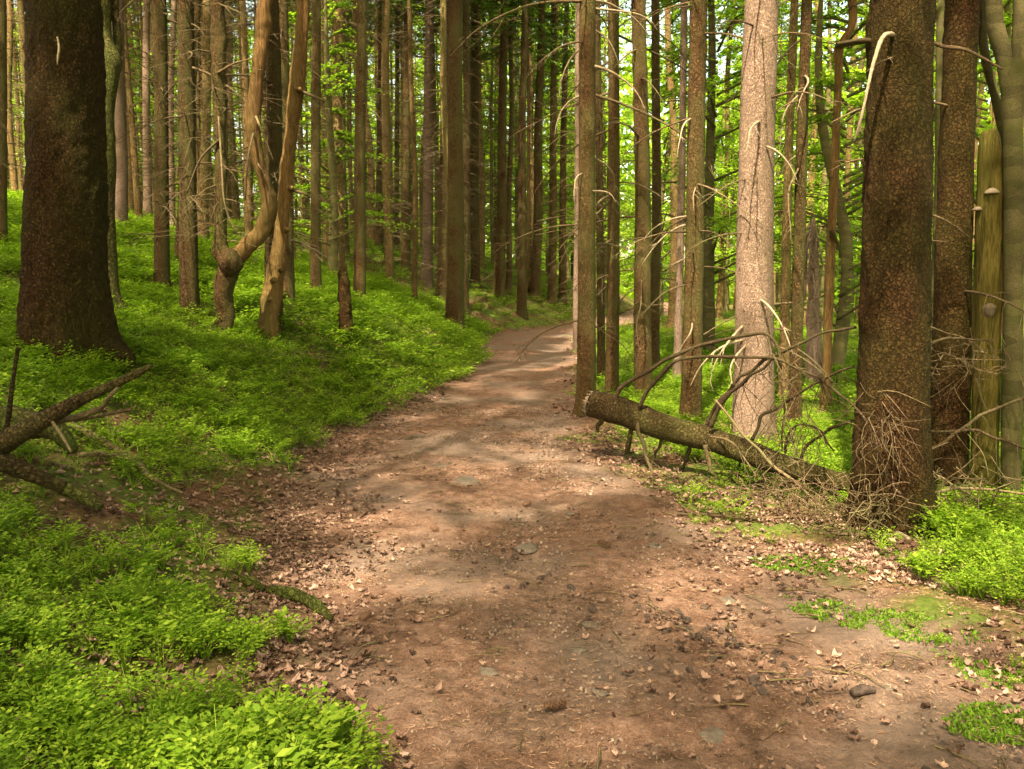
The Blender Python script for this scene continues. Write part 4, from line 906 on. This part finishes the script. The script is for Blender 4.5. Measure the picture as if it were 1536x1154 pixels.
# moss patches
def moss(cx, cy, rx, ry, n, label, rot=0):
    g = gnd(cx, cy); rs = np.random.default_rng(int(cx)); a = rs.uniform(0, 2*np.pi, n); d = np.sqrt(rs.random(n)); x = np.cos(a)*d*rx; y = np.sin(a)*d*ry
    x, y = x*math.cos(rot)-y*math.sin(rot), x*math.sin(rot)+y*math.cos(rot)
    k = fbm((g[0]+x)*5, (g[1]+y)*5, 0, 91, 4)+rs.normal(0, .22, n) > -.65+.95*d*d; x, y = x[k], y[k]; z = T(g[0]+x, g[1]+y)-g[2]; n = len(x)
    C = np.stack([x, y, z+.006], -1); A = rs.normal(0, 1, (n, 3)); A[:, 2] = abs(A[:, 2])+.4; A /= np.linalg.norm(A, axis=1)[:, None]; B = np.cross(A, rs.normal(0, 1, (n, 3))); B /= np.linalg.norm(B, axis=1)[:, None]
    s = rs.uniform(.006, .016, n)[:, None]; P, q = rquads(C, A*s, B*s*.35)
    tag(ob('moss_patch', mesh('moss_patch', P, q, None, M['moss'], False), None, g), label, 'moss', 'moss patches at the right of the path')
moss(1330, 935, .55, .17, 5500, 'long bright moss patch on the right verge of the path', -.75); moss(1485, 1010, .35, .15, 4500, 'moss patch at the lower right verge near the photo edge', -.8)
moss(1215, 850, .35, .2, 3000, 'thin mossy patch nearer the fallen log', -.6); moss(905, 655, .5, .35, 3500, 'yellow green moss under the broken log end', -.4); moss(1050, 735, .5, .4, 4000, 'moss under the middle of the fallen log', 0)
moss(1500, 1090, .2, .15, 2000, 'small moss tufts in the bottom right corner', 0)

# ------------------------------------------------------------------ background forest
BG = [
 ('distant_left', 'distant spruce trunk beyond the crest of the left bank'), ('distant_mid', 'distant spruce trunk in the dense wood beyond the path bend'), ('distant_right', 'distant spruce trunk in the bright wood right of the path')]
rs = np.random.default_rng(17); placed = []
def far_spruce(x, y, label, group, kind=0, c0=13.0):
    g = np.array([x, y, float(T(x, y))]); s = rs.uniform(.42, .9)
    root = empty('spruce_tree', g, label, 'tree', group); root.rotation_euler = (rs.normal(0, .012), rs.normal(0, .018), rs.uniform(0, 6))
    o = ob('trunk', FT[rs.integers(6)], root); o.scale = (s, s, 1)
    if kind < 2: o = ob('dead_twigs', TWF[rs.integers(4)], root); o['kind'] = 'stuff'
    if kind == 3:
        o = ob('crown', CRB[rs.integers(3)], root); o.location.z = c0+rs.uniform(-1, 2.5); return
    me = CRD[rs.integers(3)]; sc = rs.uniform(.42, .75)
    if not crown_ok(x, y, c0, 14*sc, 2.6*sc): c0 += 2; sc *= .62
    if crown_ok(x, y, c0, 14*sc, 2.6*sc, .5): o = ob('crown', me, root); o.location.z = c0+rs.uniform(-1.5, 2); o.scale = (sc,)*3
n = 0
for _ in range(6000):
    if n >= 235: break
    y = rs.uniform(19, 62); x = rs.uniform(-.66, .66)*y
    if e_l(y)-.8 < x < e_r(y)+.6: continue
    if x > e_r(y) and y < 24: continue
    if any((x-a)**2+(y-b)**2 < (1.25 if x < 0 else 2.2)**2 for a, b in placed): continue
    if x > 2 and rs.random() < .6: continue
    if -.1 < x/y < .1 and rs.random() < .3: continue
    placed.append((x, y)); n += 1
    px = 768+x/y*FPX; k = 0 if px < 560 else (1 if px < 900 else 2)
    far_spruce(x, y, BG[k][1], ['spruces beyond the crest of the left bank', 'spruces beyond the path bend', 'spruces in the bright wood at right'][k], k)
# trees round and behind the camera whose crowns shade the scene
beh = []
for _ in range(4000):
    if len(beh) >= 50: break
    x, y = rs.uniform(-13, 13), rs.uniform(-16, 17)
    if e_l(y)-.8 < x < e_r(y)+.8 or abs(x) < max(y, 0)*.64+1.1: continue
    if any((x-a)**2+(y-b)**2 < 2.4**2 for a, b in beh): continue
    if not crown_ok(x, y, 9, 13, 3.6, .9, False): continue
    beh.append((x, y)); far_spruce(x, y, 'added unseen spruce that shades the massive right trunk', 'spruces around the viewer', 3, 9.0)
for (x, y) in ((2.9, -1.3), (4.0, .6)): far_spruce(x, y, 'added unseen spruce that shades the massive right trunk', 'spruces around the viewer', 3, 8.0)  # unseen spruces added to cast shade on the massive right trunk
# beeches
def beech_tmpl(seed, H, nleaf, Rm):
    rs = np.random.default_rng(seed); w = MB(); CC = []
    w.tube([(0, 0, -.3), (.1, .05, H*.3), (rs.normal(0, .3), rs.normal(0, .3), H*.65), (rs.normal(0, .4), rs.normal(0, .4), H)], (.13, .10, .07, .02), 30, 12, rough=.06, rs=4, lump=.1)
    nb = 44
    for k in range(nb):
        z = H*(.12+.85*k/nb); L = Rm*rs.uniform(.5, 1)*(1-.45*(z/H)); a = rs.uniform(0, 2*np.pi); d = np.array([math.cos(a), math.sin(a), 0])
        p0 = np.array([0, 0, z]); p1 = p0+d*L*.5+(0, 0, L*.18); p2 = p0+d*L+(0, 0, L*.1)
        w.tube([p0, p1, p2], (.03, .006), 8, 5, rough=.1); m_ = nleaf//nb
        t = np.sqrt(rs.random(m_)); off = rs.normal(0, 1, (m_, 3))*np.array([.30, .30, .09])*(L*.5)*t[:, None]
        cl = np.round(off/.22)*.22*.6+off*.4     # leaves gather into sprays
        CC.append(p0+(p2-p0)*t[:, None]+np.stack([0*t, 0*t, L*.18*np.sin(t*3)], -1)+cl)
    C = np.vstack(CC); n = len(C); A = rs.normal(0, 1, (n, 3)); A[:, 2] *= .3; A /= np.linalg.norm(A, axis=1)[:, None]
    B = np.cross(A, rs.normal(0, .4, (n, 3))+(0, 0, 1)); B /= np.linalg.norm(B, axis=1)[:, None]; s = rs.uniform(.035, .06, n)[:, None]
    P, q = rquads(C, A*s, B*s*.62)
    return w.mesh('trunk', M['beech']), mesh('crown', P, q, None, M['beechleaf'], False)
BT = [beech_tmpl(950, 7, 9000, 2.2), beech_tmpl(951, 11, 15000, 3.2), beech_tmpl(952, 9, 12000, 2.8), beech_tmpl(953, 13, 17000, 3.6)]
def beech(x, y, k, label, group='young beeches under the spruces', s=1.0):
    g = np.array([x, y, float(T(x, y))]); root = empty('beech_tree', g, label, 'tree', group); root.rotation_euler.z = rs.uniform(0, 6); root.scale = (s, s, s)
    ob('trunk', BT[k][0], root); ob('crown', BT[k][1], root)
for (px, Y_, k, s, lb) in [(1065, 17, 1, .95, 'leafy beech with a dark trunk left of the pale pinkish trunk'), (500, 19, 0, .9, 'small beech with light green leaves above the slim trunks left of the stump'), (1255, 15, 0, 1.0, 'young beech glowing green behind the hooked dead trunk'),
        (1300, 22, 2, 1.1, 'beech filling the gap behind the massive right trunk'), (1460, 18, 2, 1, 'beech behind the fungus snag'), (1230, 28, 3, 1, 'tall beech between the pale and massive trunks'), (1120, 30, 3, 1, 'tall beech behind the pale pinkish trunk'),
        (990, 30, 1, 1.1, 'beech behind the reddish brown spruce trunk'), (905, 36, 3, 1, 'tall beech above the far end of the path'), (800, 42, 3, 1.1, 'tall beech straight beyond the path bend'), (720, 44, 2, 1.3, 'beech far beyond the thick trunk at the bend'), (860, 50, 3, 1.2, 'farthest beech in the middle of the photo')]:
    beech((px-768)/FPX*Y_, Y_, k, lb, s=s)
m0 = 0
for _ in range(900):
    if m0 >= 52: break
    y = rs.uniform(30, 75); x = rs.uniform(-.62 if m0 > 26 else -.08, .1 if m0 > 26 else .66)*y
    if e_l(y)-1 < x < e_r(y)+1: continue
    if any((x-a)**2+(y-b)**2 < 1.5 for a, b in placed): continue
    placed.append((x, y)); m0 += 1; beech(x, y, int(rs.integers(1, 4)), *(('distant beech in the bright green backdrop right of the path bend', 'distant beeches') if m0 <= 26 else ('distant beech glowing between the far trunks over the left bank', 'distant beeches over the left bank')), rs.uniform(.9, 1.4))
# far wood closing the view
b = MB(); r3 = np.random.default_rng(33); nq = 140000
a = r3.uniform(-.78, .78, nq); d = r3.uniform(78, 120, nq); hgt = 26*r3.random(nq)**1.7
cl = fbm(a*30, hgt*.35, d*.1, 41, 3); k = cl > -.12; a, d, hgt = a[k], d[k], hgt[k]; n = len(a)
x, y = np.sin(a)*d, np.cos(a)*d; C = np.stack([x, y, T(x, y)+hgt], -1)
A = r3.normal(0, 1, (n, 3)); A /= np.linalg.norm(A, axis=1)[:, None]; B = np.cross(A, r3.normal(0, 1, (n, 3))); B /= np.linalg.norm(B, axis=1)[:, None]; s = r3.uniform(.3, .65, n)[:, None]
P, q = rquads(C, A*s, B*s*.6)
tag(ob('far_woodland', mesh('far_woodland', P, q, None, M['beechleaf'], False)), 'far green wood closing the view behind the trunks', kind='stuff')
